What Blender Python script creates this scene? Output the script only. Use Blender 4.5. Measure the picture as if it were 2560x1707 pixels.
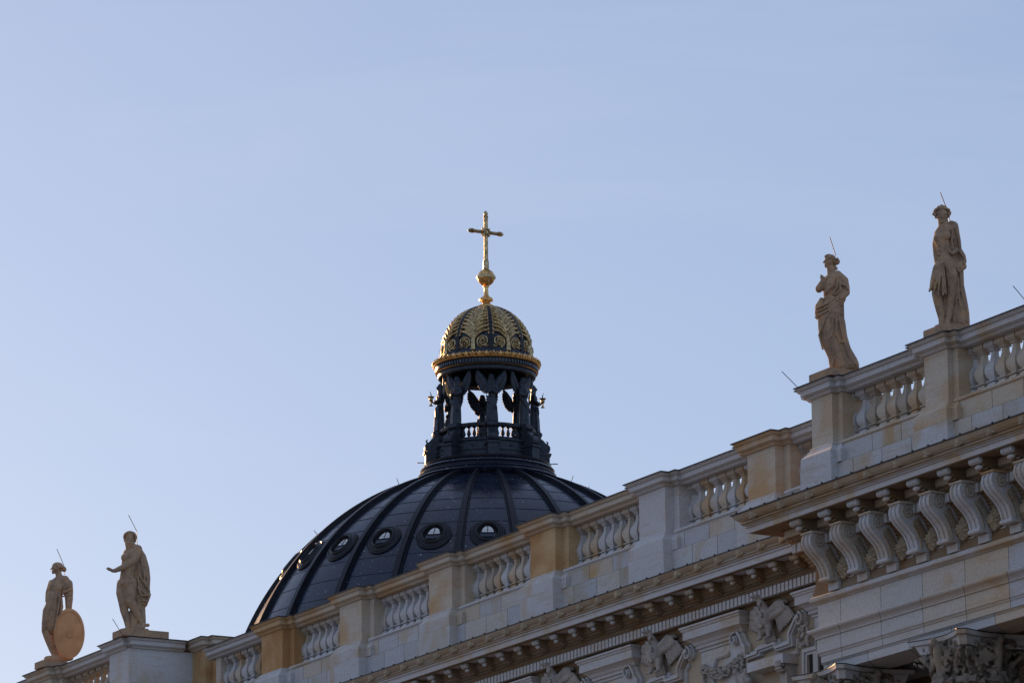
import bpy, bmesh, math, random
from mathutils import Vector, Matrix
random.seed(7)
R = math.radians
S = bpy.context.scene
C = S.collection
for o in list(bpy.data.objects): bpy.data.objects.remove(o)

# ------------------------------------------------------------------ camera
F_PX, PITCH, YAW, ROLL = 11712.36, R(13.80542), R(61.51476), R(.45073)
def cam_axes():
    f = Vector((-math.sin(YAW)*math.cos(PITCH), math.cos(YAW)*math.cos(PITCH), math.sin(PITCH)))
    r = Vector((math.cos(YAW), math.sin(YAW), 0)); u = r.cross(f)
    return math.cos(ROLL)*r-math.sin(ROLL)*u, math.sin(ROLL)*r+math.cos(ROLL)*u, f
CR, CU, CF = cam_axes()
cd = bpy.data.cameras.new('camera'); cam = bpy.data.objects.new('camera', cd); C.objects.link(cam)
cam.matrix_world = Matrix(((CR.x, CU.x, -CF.x, 0), (CR.y, CU.y, -CF.y, 0), (CR.z, CU.z, -CF.z, 0), (0, 0, 0, 1)))
cd.sensor_width = 36; cd.lens = 36*F_PX/2560; cd.clip_start = .5; cd.clip_end = 6000
S.camera = cam
S.render.resolution_x, S.render.resolution_y = 1024, 682
# ------------------------------------------------------------------ sky, sun, exposure
SUN_AZ, SUN_EL = R(87), R(12)          # azimuth measured from +Y towards -X
w = bpy.data.worlds.new('World'); S.world = w; w.use_nodes = True
nt = w.node_tree; nt.nodes.clear()
sky = nt.nodes.new('ShaderNodeTexSky'); sky.sky_type = 'NISHITA'; sky.sun_disc = False
sky.sun_elevation = SUN_EL; sky.sun_rotation = -SUN_AZ
sky.altitude = 0; sky.air_density = 1.0; sky.dust_density = 0.4; sky.ozone_density = 3.0
bg = nt.nodes.new('ShaderNodeBackground'); bg.inputs[1].default_value = .14
out = nt.nodes.new('ShaderNodeOutputWorld')
tint = nt.nodes.new('ShaderNodeMix'); tint.data_type = 'RGBA'; tint.blend_type = 'MULTIPLY'; tint.inputs[0].default_value = 1
tint.inputs[7].default_value = (.53, .472, .475, 1)
airl = nt.nodes.new('ShaderNodeMix'); airl.data_type = 'RGBA'; airl.blend_type = 'ADD'; airl.inputs[0].default_value = 1
airl.inputs[7].default_value = (1.37, 1.60, 2.27, 1)
nt.links.new(sky.outputs[0], tint.inputs[6]); nt.links.new(tint.outputs[2], airl.inputs[6])
tc = nt.nodes.new('ShaderNodeTexCoord'); mpw = nt.nodes.new('ShaderNodeMapping'); mpw.inputs['Scale'].default_value = (3, 3, 16); mpw.inputs['Rotation'].default_value = (.05, .06, 0)
ci = nt.nodes.new('ShaderNodeTexNoise'); ci.inputs['Scale'].default_value = 2.2; ci.inputs['Detail'].default_value = 6; ci.inputs['Roughness'].default_value = .62; ci.inputs['Distortion'].default_value = .6
cr_ = nt.nodes.new('ShaderNodeMapRange'); cr_.inputs[1].default_value = .5; cr_.inputs[2].default_value = .85; cr_.inputs[3].default_value = 0; cr_.inputs[4].default_value = .16
cim = nt.nodes.new('ShaderNodeMix'); cim.data_type = 'RGBA'; cim.inputs[7].default_value = (4.6, 4.9, 5.6, 1)
nt.links.new(tc.outputs['Generated'], mpw.inputs[0]); nt.links.new(mpw.outputs[0], ci.inputs['Vector']); nt.links.new(ci.outputs[0], cr_.inputs[0]); nt.links.new(cr_.outputs[0], cim.inputs[0])
nt.links.new(airl.outputs[2], cim.inputs[6]); nt.links.new(cim.outputs[2], bg.inputs[0]); nt.links.new(bg.outputs[0], out.inputs[0])
sd = bpy.data.lights.new('sun', 'SUN'); sd.energy = 5.0; sd.angle = R(.5); sd.color = (1, .55, .24)
sun = bpy.data.objects.new('sun', sd); C.objects.link(sun)
sv = Vector((-math.sin(SUN_AZ)*math.cos(SUN_EL), math.cos(SUN_AZ)*math.cos(SUN_EL), math.sin(SUN_EL)))
sun.rotation_euler = sv.to_track_quat('Z', 'Y').to_euler(); sun.location = (-60, 20, 90)
S.view_settings.view_transform = 'Standard'; S.view_settings.look = 'None'
S.view_settings.exposure = 0.08; S.view_settings.gamma = 1
S.render.engine = 'CYCLES'; S.cycles.diffuse_bounces = 1; S.cycles.max_bounces = 6

# ------------------------------------------------------------------ materials
def mat(name, col, rough=.8, metal=0.0, build=None):
    m = bpy.data.materials.new(name); m.use_nodes = True
    n = m.node_tree.nodes; b = n['Principled BSDF']
    b.inputs['Base Color'].default_value = (*col, 1); b.inputs['Roughness'].default_value = rough
    b.inputs['Metallic'].default_value = metal
    if build: build(m, n, m.node_tree.links, b)
    return m
def ramp(n, l, src, stops):
    r = n.new('ShaderNodeValToRGB'); e = r.color_ramp.elements
    while len(e) < len(stops): e.new(.5)
    for i, (p, c) in enumerate(stops): e[i].position = p; e[i].color = (*c, 1)
    l.new(src, r.inputs[0]); return r.outputs[0]
def mixc(n, l, a, b, f, t='MIX'):
    x = n.new('ShaderNodeMix'); x.data_type = 'RGBA'; x.blend_type = t
    for s, v in ((x.inputs[0], f), (x.inputs[6], a), (x.inputs[7], b)):
        if hasattr(v, 'is_output'): l.new(v, s)
        else: s.default_value = v if not isinstance(v, tuple) else (*v, 1)
    return x.outputs[2]
def noise(n, l, vec, scale, det=5, rough=.6, dist=0):
    t = n.new('ShaderNodeTexNoise'); t.inputs['Scale'].default_value = scale; t.inputs['Detail'].default_value = det
    t.inputs['Roughness'].default_value = rough; t.inputs['Distortion'].default_value = dist
    if vec: l.new(vec, t.inputs['Vector'])
    return t.outputs[0]
def bump(n, l, b, h, st=.3, dist=.02):
    u = n.new('ShaderNodeBump'); u.inputs['Strength'].default_value = st; u.inputs['Distance'].default_value = dist
    l.new(h, u.inputs['Height']); l.new(u.outputs[0], b.inputs['Normal'])
def wpos(n, l, s=(1, 1, 1)):
    g = n.new('ShaderNodeNewGeometry'); m_ = n.new('ShaderNodeMapping'); m_.inputs['Scale'].default_value = s
    l.new(g.outputs['Position'], m_.inputs['Vector']); return m_.outputs[0]
def stone(name, grey, ochre, lo, hi, joints=None, per=.5):
    """sandstone: grey ground, drifting ochre patches, veins, fine grain, optional joints (width, height)"""
    def f(m, n, l, b):
        p = wpos(n, l)
        oi = n.new('ShaderNodeObjectInfo')
        add = n.new('ShaderNodeVectorMath'); add.operation = 'ADD'
        sc = n.new('ShaderNodeMath'); sc.operation = 'MULTIPLY'; sc.inputs[1].default_value = 50
        l.new(oi.outputs['Random'], sc.inputs[0]); l.new(p, add.inputs[0]); l.new(sc.outputs[0], add.inputs[1])
        q = add.outputs[0]
        a = noise(n, l, q, .55, 3, .55, .8)
        pr = n.new('ShaderNodeMath'); pr.operation = 'MULTIPLY_ADD'; pr.inputs[1].default_value = per*.3; pr.inputs[2].default_value = -per*.15
        l.new(oi.outputs['Random'], pr.inputs[0])
        ad = n.new('ShaderNodeMath'); ad.operation = 'ADD'; l.new(a, ad.inputs[0]); l.new(pr.outputs[0], ad.inputs[1])
        c = ramp(n, l, ad.outputs[0], [(lo, grey), (hi, ochre)])
        # tilted veins
        mp = n.new('ShaderNodeMapping'); mp.inputs['Rotation'].default_value = (0, R(28), 0); mp.inputs['Scale'].default_value = (.5, 1, 5)
        l.new(q, mp.inputs['Vector'])
        v = noise(n, l, mp.outputs[0], 1.1, 4, .6, 1.2)
        vv = ramp(n, l, v, [(.54, (0, 0, 0)), (.64, (1, 1, 1))])
        vm = n.new('ShaderNodeMath'); vm.operation = 'MULTIPLY'; vm.inputs[1].default_value = .30; l.new(vv, vm.inputs[0])
        c = mixc(n, l, c, tuple(x*.9 for x in ochre), vm.outputs[0])
        if joints:
            bk = n.new('ShaderNodeTexBrick'); bk.inputs['Scale'].default_value = 1
            bk.inputs['Brick Width'].default_value = joints[0]; bk.inputs['Row Height'].default_value = joints[1]
            bk.inputs['Mortar Size'].default_value = .008; bk.inputs['Mortar Smooth'].default_value = 0
            bk.inputs['Color1'].default_value = (1, 1, 1, 1); bk.inputs['Color2'].default_value = (0, 0, 0, 1); bk.inputs['Mortar'].default_value = (.5, .5, .5, 1)
            bk.offset = .37; bk.squash = 1
            g = n.new('ShaderNodeNewGeometry'); sx = n.new('ShaderNodeSeparateXYZ'); cx_ = n.new('ShaderNodeCombineXYZ')
            l.new(g.outputs['Position'], sx.inputs[0]); sm = n.new('ShaderNodeMath'); sm.operation = 'ADD'
            l.new(sx.outputs[0], sm.inputs[0]); l.new(sx.outputs[1], sm.inputs[1]); l.new(sm.outputs[0], cx_.inputs[0])
            zz = n.new('ShaderNodeMath'); zz.operation = 'ADD'; zz.inputs[1].default_value = joints[2]; l.new(sx.outputs[2], zz.inputs[0]); l.new(zz.outputs[0], cx_.inputs[1])
            l.new(cx_.outputs[0], bk.inputs['Vector'])
            blk = ramp(n, l, bk.outputs['Color'], [(0, (1, .96, .88)), (.35, (.80, .82, .86)), (.65, (1, 1, 1)), (1, (1.0, .80, .54))])
            c = mixc(n, l, c, blk, .8, 'MULTIPLY')
            c = mixc(n, l, c, (.03, .027, .025), bk.outputs['Fac'])
        g2 = noise(n, l, p, 22, 4, .7)
        c = mixc(n, l, c, ramp(n, l, g2, [(.3, (.8, .8, .8)), (.7, (1.12, 1.12, 1.12))]), 1.0, 'MULTIPLY')
        l.new(c, b.inputs['Base Color']); b.inputs['Specular IOR Level'].default_value = .2
        bump(n, l, b, g2, .25, .02)
    return mat(name, grey, .88, 0, f)
GREY, OCH = (.67, .665, .665), (.60, .45, .27)
M = {}
M['stone'] = stone('grey sandstone', GREY, OCH, .52, .74, None, .35)
M['wallstone'] = stone('sandstone ashlar', (.67, .668, .668), OCH, .50, .70, (1.25, .80, .366), .2)
M['frieze'] = stone('frieze sandstone', (.67, .668, .668), (.62, .47, .29), .52, .76, (1.75, 4.0, 1.0), .2)
M['ochre'] = stone('ochre sandstone', (.70, .49, .27), (.56, .31, .13), .42, .60)
M['mixed'] = stone('banded sandstone', (.68, .60, .49), (.62, .41, .22), .46, .68)
M['gutter'] = stone('brown gutter stone', (.54, .48, .40), (.50, .37, .23), .42, .68)  # browner than the grey sandstone
M['shade'] = stone('brown sandstone with painted shade', (.33, .25, .175), (.28, .175, .09), .42, .68)  # brown stone darkened in its colour to give shade to soffits and recesses
M['plaster'] = stone('yellow plaster', (.58, .49, .37), (.55, .43, .28), .3, .7)
def f_stat(m, n, l, b):
    p = wpos(n, l); a = noise(n, l, p, 3.2, 5, .65); g = noise(n, l, p, 30, 4, .7)
    c = ramp(n, l, a, [(.32, (.32, .235, .165)), (.52, (.52, .36, .235)), (.72, (.62, .38, .20))])
    c = mixc(n, l, c, ramp(n, l, g, [(.3, (.72, .72, .72)), (.65, (1.1, 1.1, 1.1))]), 1.0, 'MULTIPLY')
    l.new(c, b.inputs['Base Color']); b.inputs['Specular IOR Level'].default_value = .2; bump(n, l, b, noise(n, l, p, 11, 5, .7), .8, .05)
M['statue'] = mat('carved statue stone', (.4, .32, .24), .85, 0, f_stat)
def f_sh(m, n, l, b):
    p = wpos(n, l); l.new(ramp(n, l, noise(n, l, p, 2.5, 5, .65), [(.3, (.58, .30, .14)), (.7, (.78, .44, .22))]), b.inputs['Base Color']); b.inputs['Specular IOR Level'].default_value = .2
    bump(n, l, b, noise(n, l, p, 24, 4, .7), .4, .02)
M['shield'] = mat('bounce-tinted orange stone', (.5, .3, .16), .85, 0, f_sh)  # orange bounce light painted into the shield's base colour
def f_orn(m, n, l, b):
    p = wpos(n, l); a = noise(n, l, p, 4, 5, .65)
    l.new(ramp(n, l, a, [(.3, (.42, .40, .38)), (.7, (.66, .59, .50))]), b.inputs['Base Color']); b.inputs['Specular IOR Level'].default_value = .2
    bump(n, l, b, noise(n, l, p, 15, 5, .75), .8, .06)
def f_tan(m, n, l, b):
    p = wpos(n, l); l.new(ramp(n, l, noise(n, l, p, 4, 5, .65), [(.3, (.42, .34, .24)), (.7, (.66, .53, .36))]), b.inputs['Base Color']); b.inputs['Specular IOR Level'].default_value = .2
    bump(n, l, b, noise(n, l, p, 15, 5, .75), .8, .06)
def f_cv(m, n, l, b):
    p = wpos(n, l); l.new(ramp(n, l, noise(n, l, p, 3, 5, .7), [(.3, (.22, .19, .155)), (.5, (.40, .34, .27)), (.7, (.50, .39, .26))]), b.inputs['Base Color']); b.inputs['Specular IOR Level'].default_value = .2
    bump(n, l, b, noise(n, l, p, 12, 5, .75), 1.0, .08)
M['carved'] = mat('weathered carved stone', (.4, .33, .25), .88, 0, f_cv)
M['tan'] = mat('tan carved stone', (.5, .4, .28), .88, 0, f_tan)
M['ornament'] = mat('carved ornament stone', (.36, .33, .29), .88, 0, f_orn)
def f_dome(m, n, l, b):
    p = wpos(n, l); a = noise(n, l, p, .35, 4, .6)
    c = ramp(n, l, a, [(.35, (.004, .015, .040)), (.65, (.016, .017, .030))])
    s = noise(n, l, p, 6.5, 3, .7)
    sp = ramp(n, l, s, [(.665, (0, 0, 0)), (.70, (1, 1, 1))])
    c = mixc(n, l, c, (.5, .55, .62), sp)
    l.new(c, b.inputs['Base Color'])
    g = noise(n, l, p, 3, 4, .7); l.new(ramp(n, l, g, [(.3, (.15,)*3), (.7, (.34,)*3)]), b.inputs['Roughness'])
    bump(n, l, b, noise(n, l, p, 1.6, 2, .5), .06, .08)
M['dome'] = mat('dark patinated copper', (.02, .024, .034), .42, .0, f_dome); M['dome'].node_tree.nodes['Principled BSDF'].inputs['Specular IOR Level'].default_value = .65
def f_br(m, n, l, b):
    p = wpos(n, l); a = noise(n, l, p, 6, 4, .6)
    l.new(ramp(n, l, a, [(.3, (.010, .017, .030)), (.7, (.042, .056, .080))]), b.inputs['Base Color'])
    bump(n, l, b, noise(n, l, p, 14, 3, .6), .3, .03)
M['bronze'] = mat('black bronze', (.02, .022, .03), .45, .3, f_br)
def f_rib(m, n, l, b):
    p = wpos(n, l); l.new(ramp(n, l, noise(n, l, p, 5, 4, .6), [(.3, (.005, .006, .010)), (.7, (.016, .018, .026))]), b.inputs['Base Color'])
    b.inputs['Specular IOR Level'].default_value = .35; bump(n, l, b, noise(n, l, p, 14, 3, .6), .2, .02)
M['rib'] = mat('black copper rib', (.014, .016, .022), .42, .0, f_rib)
def f_gold(m, n, l, b):
    p = wpos(n, l); a = noise(n, l, p, 9, 4, .6)
    l.new(ramp(n, l, a, [(.35, (.24, .18, .09)), (.65, (.78, .60, .32))]), b.inputs['Base Color'])
    bump(n, l, b, a, .3, .03)
M['gold'] = mat('gilding', (.8, .56, .22), .34, 1.0, f_gold)
def f_g2(m, n, l, b):
    p = wpos(n, l); a = noise(n, l, p, 9, 4, .6); l.new(ramp(n, l, a, [(.35, (.62, .36, .12)), (.65, (1.0, .66, .28))]), b.inputs['Base Color']); bump(n, l, b, a, .3, .03)
M['bright'] = mat('bright gilding', (1, .66, .28), .32, 1.0, f_g2)
M['lead'] = mat('dark lead flashing', (.022, .026, .034), .55, .2)
M['rod'] = mat('steel rod', (.06, .06, .065), .5, .8)
M['glass'] = mat('window glass', (.05, .07, .10), .08, 0)
M['pane'] = mat('pale glazing', (.80, .80, .78), .3, 0)
M['dark'] = mat('dark interior', (.012, .011, .010), .9, 0)
M['white'] = mat('painted window frame', (.5, .48, .45), .6, 0)
M['ground'] = mat('paving', (.30, .28, .26), .9, 0, lambda m, n, l, b: l.new(ramp(n, l, noise(n, l, wpos(n, l), .6), [(.3, (.10, .09, .075)), (.7, (.17, .15, .125))]), b.inputs['Base Color']))

# ------------------------------------------------------------------ object helpers
def tag(o, label=None, cat=None, group=None, kind=None):
    if label: o['label'] = label
    if cat: o['category'] = cat
    if group: o['group'] = group
    if kind: o['kind'] = kind
    return o
def empty(name, loc=(0, 0, 0), rz=0):
    o = bpy.data.objects.new(name, None); C.objects.link(o); o.location = loc; o.rotation_euler = (0, 0, rz); o.empty_display_size = .3
    return o
def wm(o):
    L = Matrix.Translation(o.location) @ o.rotation_euler.to_matrix().to_4x4() @ Matrix.Diagonal((*o.scale, 1))
    return wm(o.parent) @ o.matrix_parent_inverse @ L if o.parent else L
def link(name, me, m, parent=None, world=True):
    if m: me.materials.clear(); me.materials.append(m)
    o = bpy.data.objects.new(name, me); C.objects.link(o)
    if parent:
        o.parent = parent
        if world: o.matrix_parent_inverse = wm(parent).inverted()
    return o
class MB:
    def __init__(s): s.v = []; s.f = []
    def add(s, vs, fs):
        k = len(s.v); s.v += [tuple(v) for v in vs]; s.f += [tuple(i+k for i in f) for f in fs]; return s
    def box(s, x0, x1, y0, y1, z0, z1):
        return s.add([(x0, y0, z0), (x1, y0, z0), (x1, y1, z0), (x0, y1, z0), (x0, y0, z1), (x1, y0, z1), (x1, y1, z1), (x0, y1, z1)],
                     [(0, 3, 2, 1), (4, 5, 6, 7), (0, 1, 5, 4), (1, 2, 6, 5), (2, 3, 7, 6), (3, 0, 4, 7)])
    def prism(s, poly, z0, z1):
        n = len(poly)
        return s.add([(x, y, z0) for x, y in poly]+[(x, y, z1) for x, y in poly],
                     [tuple(range(n))[::-1], tuple(range(n, 2*n))]+[(i, (i+1) % n, (i+1) % n+n, i+n) for i in range(n)])
    def vprism(s, pts, x0, x1):      # closed (y,z) polygon extruded along x
        n = len(pts)
        return s.add([(x0, y, z) for y, z in pts]+[(x1, y, z) for y, z in pts],
                     [tuple(range(n)), tuple(range(n, 2*n))[::-1]]+[(i, (i+1) % n, (i+1) % n+n, i+n) for i in range(n)])
    def sweep(s, path, prof, closed=False, back=None):
        """path: plan polyline, outward on its right side; prof: (offset, z) list top to bottom"""
        n = len(path); pr = list(prof)
        if back is not None: pr = [(back, pr[0][1])]+pr+[(back, pr[-1][1])]
        mit = []
        for i in range(n):
            ds = []
            for a, b in (((i-1) % n, i), (i, (i+1) % n)):
                if not closed and (a > b or (i == 0 and b == 0) or (i == n-1 and a == n-1)): continue
                if not closed and ((i == 0 and a == n-1) or (i == n-1 and b == 0)): continue
                d = Vector((path[b][0]-path[a][0], path[b][1]-path[a][1])).normalized(); ds.append(Vector((d.y, -d.x)))
            if len(ds) == 1: mit.append(ds[0])
            else: mit.append((ds[0]+ds[1])/(1+ds[0].dot(ds[1])))
        k = len(pr); vs = [(path[i][0]+mit[i].x*o, path[i][1]+mit[i].y*o, z) for i in range(n) for o, z in pr]
        fs = []
        for i in range(n if closed else n-1):
            j = (i+1) % n
            for a in range(k-1): fs.append((i*k+a, j*k+a, j*k+a+1, i*k+a+1))
            if back is not None: fs.append((i*k+k-1, j*k+k-1, j*k, i*k))
        if closed and back is None:
            fs.append(tuple(i*k for i in range(n))); fs.append(tuple(i*k+k-1 for i in range(n))[::-1])
        if not closed: fs.append(tuple(range(k))); fs.append(tuple((n-1)*k+a for a in range(k))[::-1])
        return s.add(vs, fs)
    def lathe(s, prof, n=32, c=(0, 0), rot=0, caps=True, a0=0, a1=None):
        full = a1 is None; m = n if full else n+1
        vs = []; k = len(prof)
        for i in range(m):
            a = rot+(2*math.pi*i/n if full else a0+(a1-a0)*i/n)
            for r, z in prof: vs.append((c[0]+r*math.cos(a), c[1]+r*math.sin(a), z))
        fs = []
        for i in range(n):
            j = (i+1) % m
            for a in range(k-1): fs.append((i*k+a, j*k+a, j*k+a+1, i*k+a+1))
        if caps and full: fs.append(tuple(i*k for i in range(m))[::-1]); fs.append(tuple(i*k+k-1 for i in range(m)))
        return s.add(vs, fs)
    def tube(s, pts, rad, n=8, cap=True):
        pts = [Vector(p) for p in pts]; rs = rad if isinstance(rad, (list, tuple)) else [rad]*len(pts)
        vs = []; prev = None
        for i, p in enumerate(pts):
            d = (pts[min(i+1, len(pts)-1)]-pts[max(i-1, 0)])
            d = d.normalized() if d.length > 1e-9 else Vector((0, 0, 1))
            u = d.orthogonal().normalized() if prev is None else (prev-d*prev.dot(d))
            if u.length < 1e-6: u = d.orthogonal()
            u.normalize(); prev = u; v = d.cross(u)
            for k in range(n):
                a = 2*math.pi*k/n; vs.append(p+(u*math.cos(a)+v*math.sin(a))*rs[i])
        fs = [(i*n+k, i*n+(k+1) % n, (i+1)*n+(k+1) % n, (i+1)*n+k) for i in range(len(pts)-1) for k in range(n)]
        if cap: fs.append(tuple(range(n))[::-1]); fs.append(tuple((len(pts)-1)*n+k for k in range(n)))
        return s.add(vs, fs)
    def ball(s, c, r, seg=10, rings=6, rot=None):
        rx, ry, rz = (r, r, r) if not isinstance(r, (tuple, list)) else r
        vs = [Vector((0, 0, rz))]
        for i in range(1, rings):
            t = math.pi*i/rings
            for k in range(seg):
                a = 2*math.pi*k/seg; vs.append(Vector((rx*math.sin(t)*math.cos(a), ry*math.sin(t)*math.sin(a), rz*math.cos(t))))
        vs.append(Vector((0, 0, -rz)))
        if rot: vs = [rot @ v for v in vs]
        vs = [v+Vector(c) for v in vs]; L = len(vs)-1
        fs = [(0, 1+k, 1+(k+1) % seg) for k in range(seg)]
        for i in range(rings-2):
            b = 1+i*seg
            fs += [(b+k, b+seg+k, b+seg+(k+1) % seg, b+(k+1) % seg) for k in range(seg)]
        b = 1+(rings-2)*seg; fs += [(L, b+(k+1) % seg, b+k) for k in range(seg)]
        return s.add(vs, fs)
    def cap(s, a, b, ra, rb, n=10):          # tapered capsule
        a, b = Vector(a), Vector(b)
        s.tube([a, b], [ra, rb], n); s.ball(a, ra, n, 6); s.ball(b, rb, n, 6); return s
    def chain(s, pts, n=10):                 # [(x,y,z,r)...]
        for p, q in zip(pts, pts[1:]): s.cap(p[:3], q[:3], p[3], q[3], n)
        return s
    def mesh(s, name, smooth=None):
        me = bpy.data.meshes.new(name); me.from_pydata(s.v, [], s.f)
        bm = bmesh.new(); bm.from_mesh(me); bmesh.ops.recalc_face_normals(bm, faces=bm.faces); bm.to_mesh(me); bm.free()
        if smooth:
            me.shade_smooth()
            me.set_sharp_from_angle(angle=R(smooth))
        return me
    def build(s, name, m, parent=None, smooth=None):
        return link(name, s.mesh(name, smooth), m, parent)
    def sculpt(s, name, vox, it=3, fac=.5):
        """fuse all overlapping shapes into one continuous skin"""
        me = bpy.data.meshes.new(name); me.from_pydata(s.v, [], s.f)
        o = bpy.data.objects.new('tmp', me); C.objects.link(o)
        md = o.modifiers.new('r', 'REMESH'); md.mode = 'VOXEL'; md.voxel_size = vox
        if it: sm = o.modifiers.new('s', 'SMOOTH'); sm.iterations = it; sm.factor = fac
        dg = bpy.context.evaluated_depsgraph_get(); r = bpy.data.meshes.new_from_object(o.evaluated_get(dg))
        bpy.data.objects.remove(o); r.name = name; r.shade_smooth(); return r
def copy_tree(o, parent=None, name=None):
    c = o.copy(); C.objects.link(c)
    if parent: c.parent = parent
    for ch in o.children: copy_tree(ch, c)
    return c
def at(px, py, Y):                # point of the photographed view ray on the vertical plane y = Y
    v = CR*((px-1280)/F_PX)-CU*((py-853.5)/F_PX)+CF
    return v*(Y/v.y)
def rect(x0, x1, y0, y1): return [(x0, y1), (x0, y0), (x1, y0), (x1, y1)]

# ================================================================== GROUND
g = MB().add([(-3000, -3000, -1.7), (3000, -3000, -1.7), (3000, 3000, -1.7), (-3000, 3000, -1.7)], [(0, 1, 2, 3)]).build('ground', M['ground'])
tag(g, 'pale paved square in front of the palace', None, None, 'structure')

# ================================================================== BALUSTRADE PARTS
CAPP = [(.285, 25.69), (.28, 25.67), (.255, 25.655), (.25, 25.635), (.215, 25.61), (.19, 25.605), (.19, 25.485), (.16, 25.485), (.155, 25.465), (.09, 25.44), (.06, 25.40), (.04, 25.385), (0, 25.38)]
LEADP = [(.30, 25.715), (.315, 25.71), (.315, 25.685), (.285, 25.685)]
PLP = [(0, 24.19), (.03, 24.185), (.05, 24.16), (.05, 24.12), (.09, 24.09), (.10, 24.05), (.15, 24.0), (.2, 23.96), (.21, 23.93)]
BP = [(.185, 0), (.185, .05), (.165, .08), (.155, .15), (.12, .22), (.10, .245), (.155, .25), (.155, .275), (.10, .285), (.105, .31), (.15, .37), (.178, .46), (.182, .53), (.165, .60), (.118, .69), (.080, .77), (.066, .86), (.063, .945), (.105, .955), (.105, .98), (.085, .985), (.12, 1.01), (.165, 1.04), (.19, 1.055), (.19, 1.16)]
def scale_z(pr, k): return [(o, z*k) for o, z in pr]
bal_mesh = None
def square(prof):
    mb = MB(); s2 = math.sqrt(2); mb.lathe([(r*s2, z) for r, z in prof], 4, rot=math.pi/4); return mb
bal_mesh = square(BP).mesh('baluster', 38)
bal_mats = [M['stone'], M['stone'], M['stone'], M['mixed'], M['mixed'], M['shade']]
bal_meshes = []
for mm in (M['stone'], M['mixed'], M['gutter']):
    b_ = bal_mesh.copy(); b_.materials.append(mm); bal_meshes.append(b_)
def balusters(parent, xs, y, z, k=1.0, pick=None, rotz=0):
    for i, x in enumerate(xs):
        me = bal_meshes[pick[i] if pick and i < len(pick) else random.choice([0, 0, 0, 1, 2])]
        o = bpy.data.objects.new('baluster', me); C.objects.link(o); o.location = (x, y, z); o.scale = (1, 1, k); o.rotation_euler.z = rotz
        o.parent = parent; o.matrix_parent_inverse = wm(parent).inverted()
def shift(pr, k): return [(o, z*k) for o, z in pr]
def pier(parent, x0, x1, yf, dfl, wfl, yb, zk=1.0, m='stone', mc='stone', mp='stone', zbot=22.6, po=.0):
    """pedestal of the balustrade: shaft with flanking strips, moulded cap, plinth"""
    pl = [(x0-wfl, yb), (x0-wfl, yf+dfl), (x0, yf+dfl), (x0, yf), (x1, yf), (x1, yf+dfl), (x1+wfl, yf+dfl), (x1+wfl, yb)]
    sh = MB().prism(pl, 24.1*zk, 25.39*zk).build('pedestal', M[m], parent)
    c = MB().sweep(pl, shift(CAPP, zk), closed=True).build('pedestal_cap', M[mc], sh)
    MB().sweep(pl, shift(LEADP, zk), closed=True).build('lead_flashing', M['lead'], sh)
    plp = [(x0-wfl, yb), (x0-wfl, yf+dfl), (x0, yf+dfl), (x0, yf), (x1, yf), (x1, yf+dfl), (x1+wfl, yf+dfl), (x1+wfl, yb)]
    MB().sweep(plp, shift(PLP, zk)+[(.21, 23.64*zk)], closed=True).build('plinth_moulding', M[mp], sh)
    MB().box(x0-.235, x1+.235, yf-.215, yb, zbot, 23.634*zk).build('plinth_block', M['stone'], sh)
    return sh
def bay_coping(parent, xa, xb, yl, yb, zk=1.0, m='stone', name='coping'):
    c = MB().sweep([(xa-.31, yl), (xb+.31, yl)], [(o, z-.003) for o, z in shift(CAPP, zk)], back=-(yb-yl)).build(name, M[m], parent)
    MB().sweep([(xa, yl), (xb, yl)], [(.30, 25.713*zk), (.315, 25.708*zk), (.315, 25.685*zk), (.285, 25.685*zk)], back=-(yb-yl)).build('lead_flashing', M['lead'], c)
    return c
def rail(parent, xa, xb, yl, yb, zk=1.0, m='stone'):
    return MB().sweep([(xa, yl), (xb, yl)], shift([(.02, 24.20), (.06, 24.19), (.09, 24.16), (.085, 24.12), (.05, 24.09), (.03, 24.05)], zk), back=-(yb-yl)).build('base_rail', M[m], parent)

# ================================================================== MAIN WING
wing = empty('palace_wing', (-113, 62, -1.7))
tag(wing, 'long sandstone palace wing with balustraded parapet, bracketed cornice and dentils running below the dome', 'palace')
PX = [-127.27, -121.92, -116.20, -110.19, -104.23, -98.74]        # left edge of each pedestal shaft
PW = [1.46, 1.44, 1.40, 1.41, 1.36, 1.33]
PM = [('ochre', 'ochre', 'stone'), ('mixed', 'mixed', 'stone'), ('mixed', 'mixed', 'stone'), ('ochre', 'mixed', 'stone'), ('stone', 'stone', 'stone'), ('mixed', 'mixed', 'stone')]
YB = 61.25
for x, wd, (a, b_, c_) in zip(PX, PW, PM): pier(wing, x, x+wd, 60.31, .24, .31, YB, 1.0, a, b_, c_)
ends = [(-131.55, None)]+[(x-.62, x+wd+.62) for x, wd in zip(PX, PW)]
COPM = ['stone', 'mixed', 'mixed', 'mixed', 'mixed', 'stone', 'stone']
bays = []
xa = -131.4
for i, (x, wd) in enumerate(zip(PX, PW)):
    bays.append((xa, x-.31)); xa = x+wd+.31
bays.append((xa, -92.9))
FIRST = {0: (-131.0, .48), 1: (-125.36, .437), 2: (-120.10, .4365), 3: (-114.37, .4385), 4: (-108.42, .433), 5: (-102.56, .434), 6: (-97.12, .434)}
PICK = {2: [0]*9, 3: [0, 1, 2, 1, 0, 1, 1, 0, 0], 4: [0, 1, 1, 0, 0, 0, 1, 0, 0], 5: [0, 0, 1, 0, 1, 0, 1, 0], 1: [0]*9}
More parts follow.
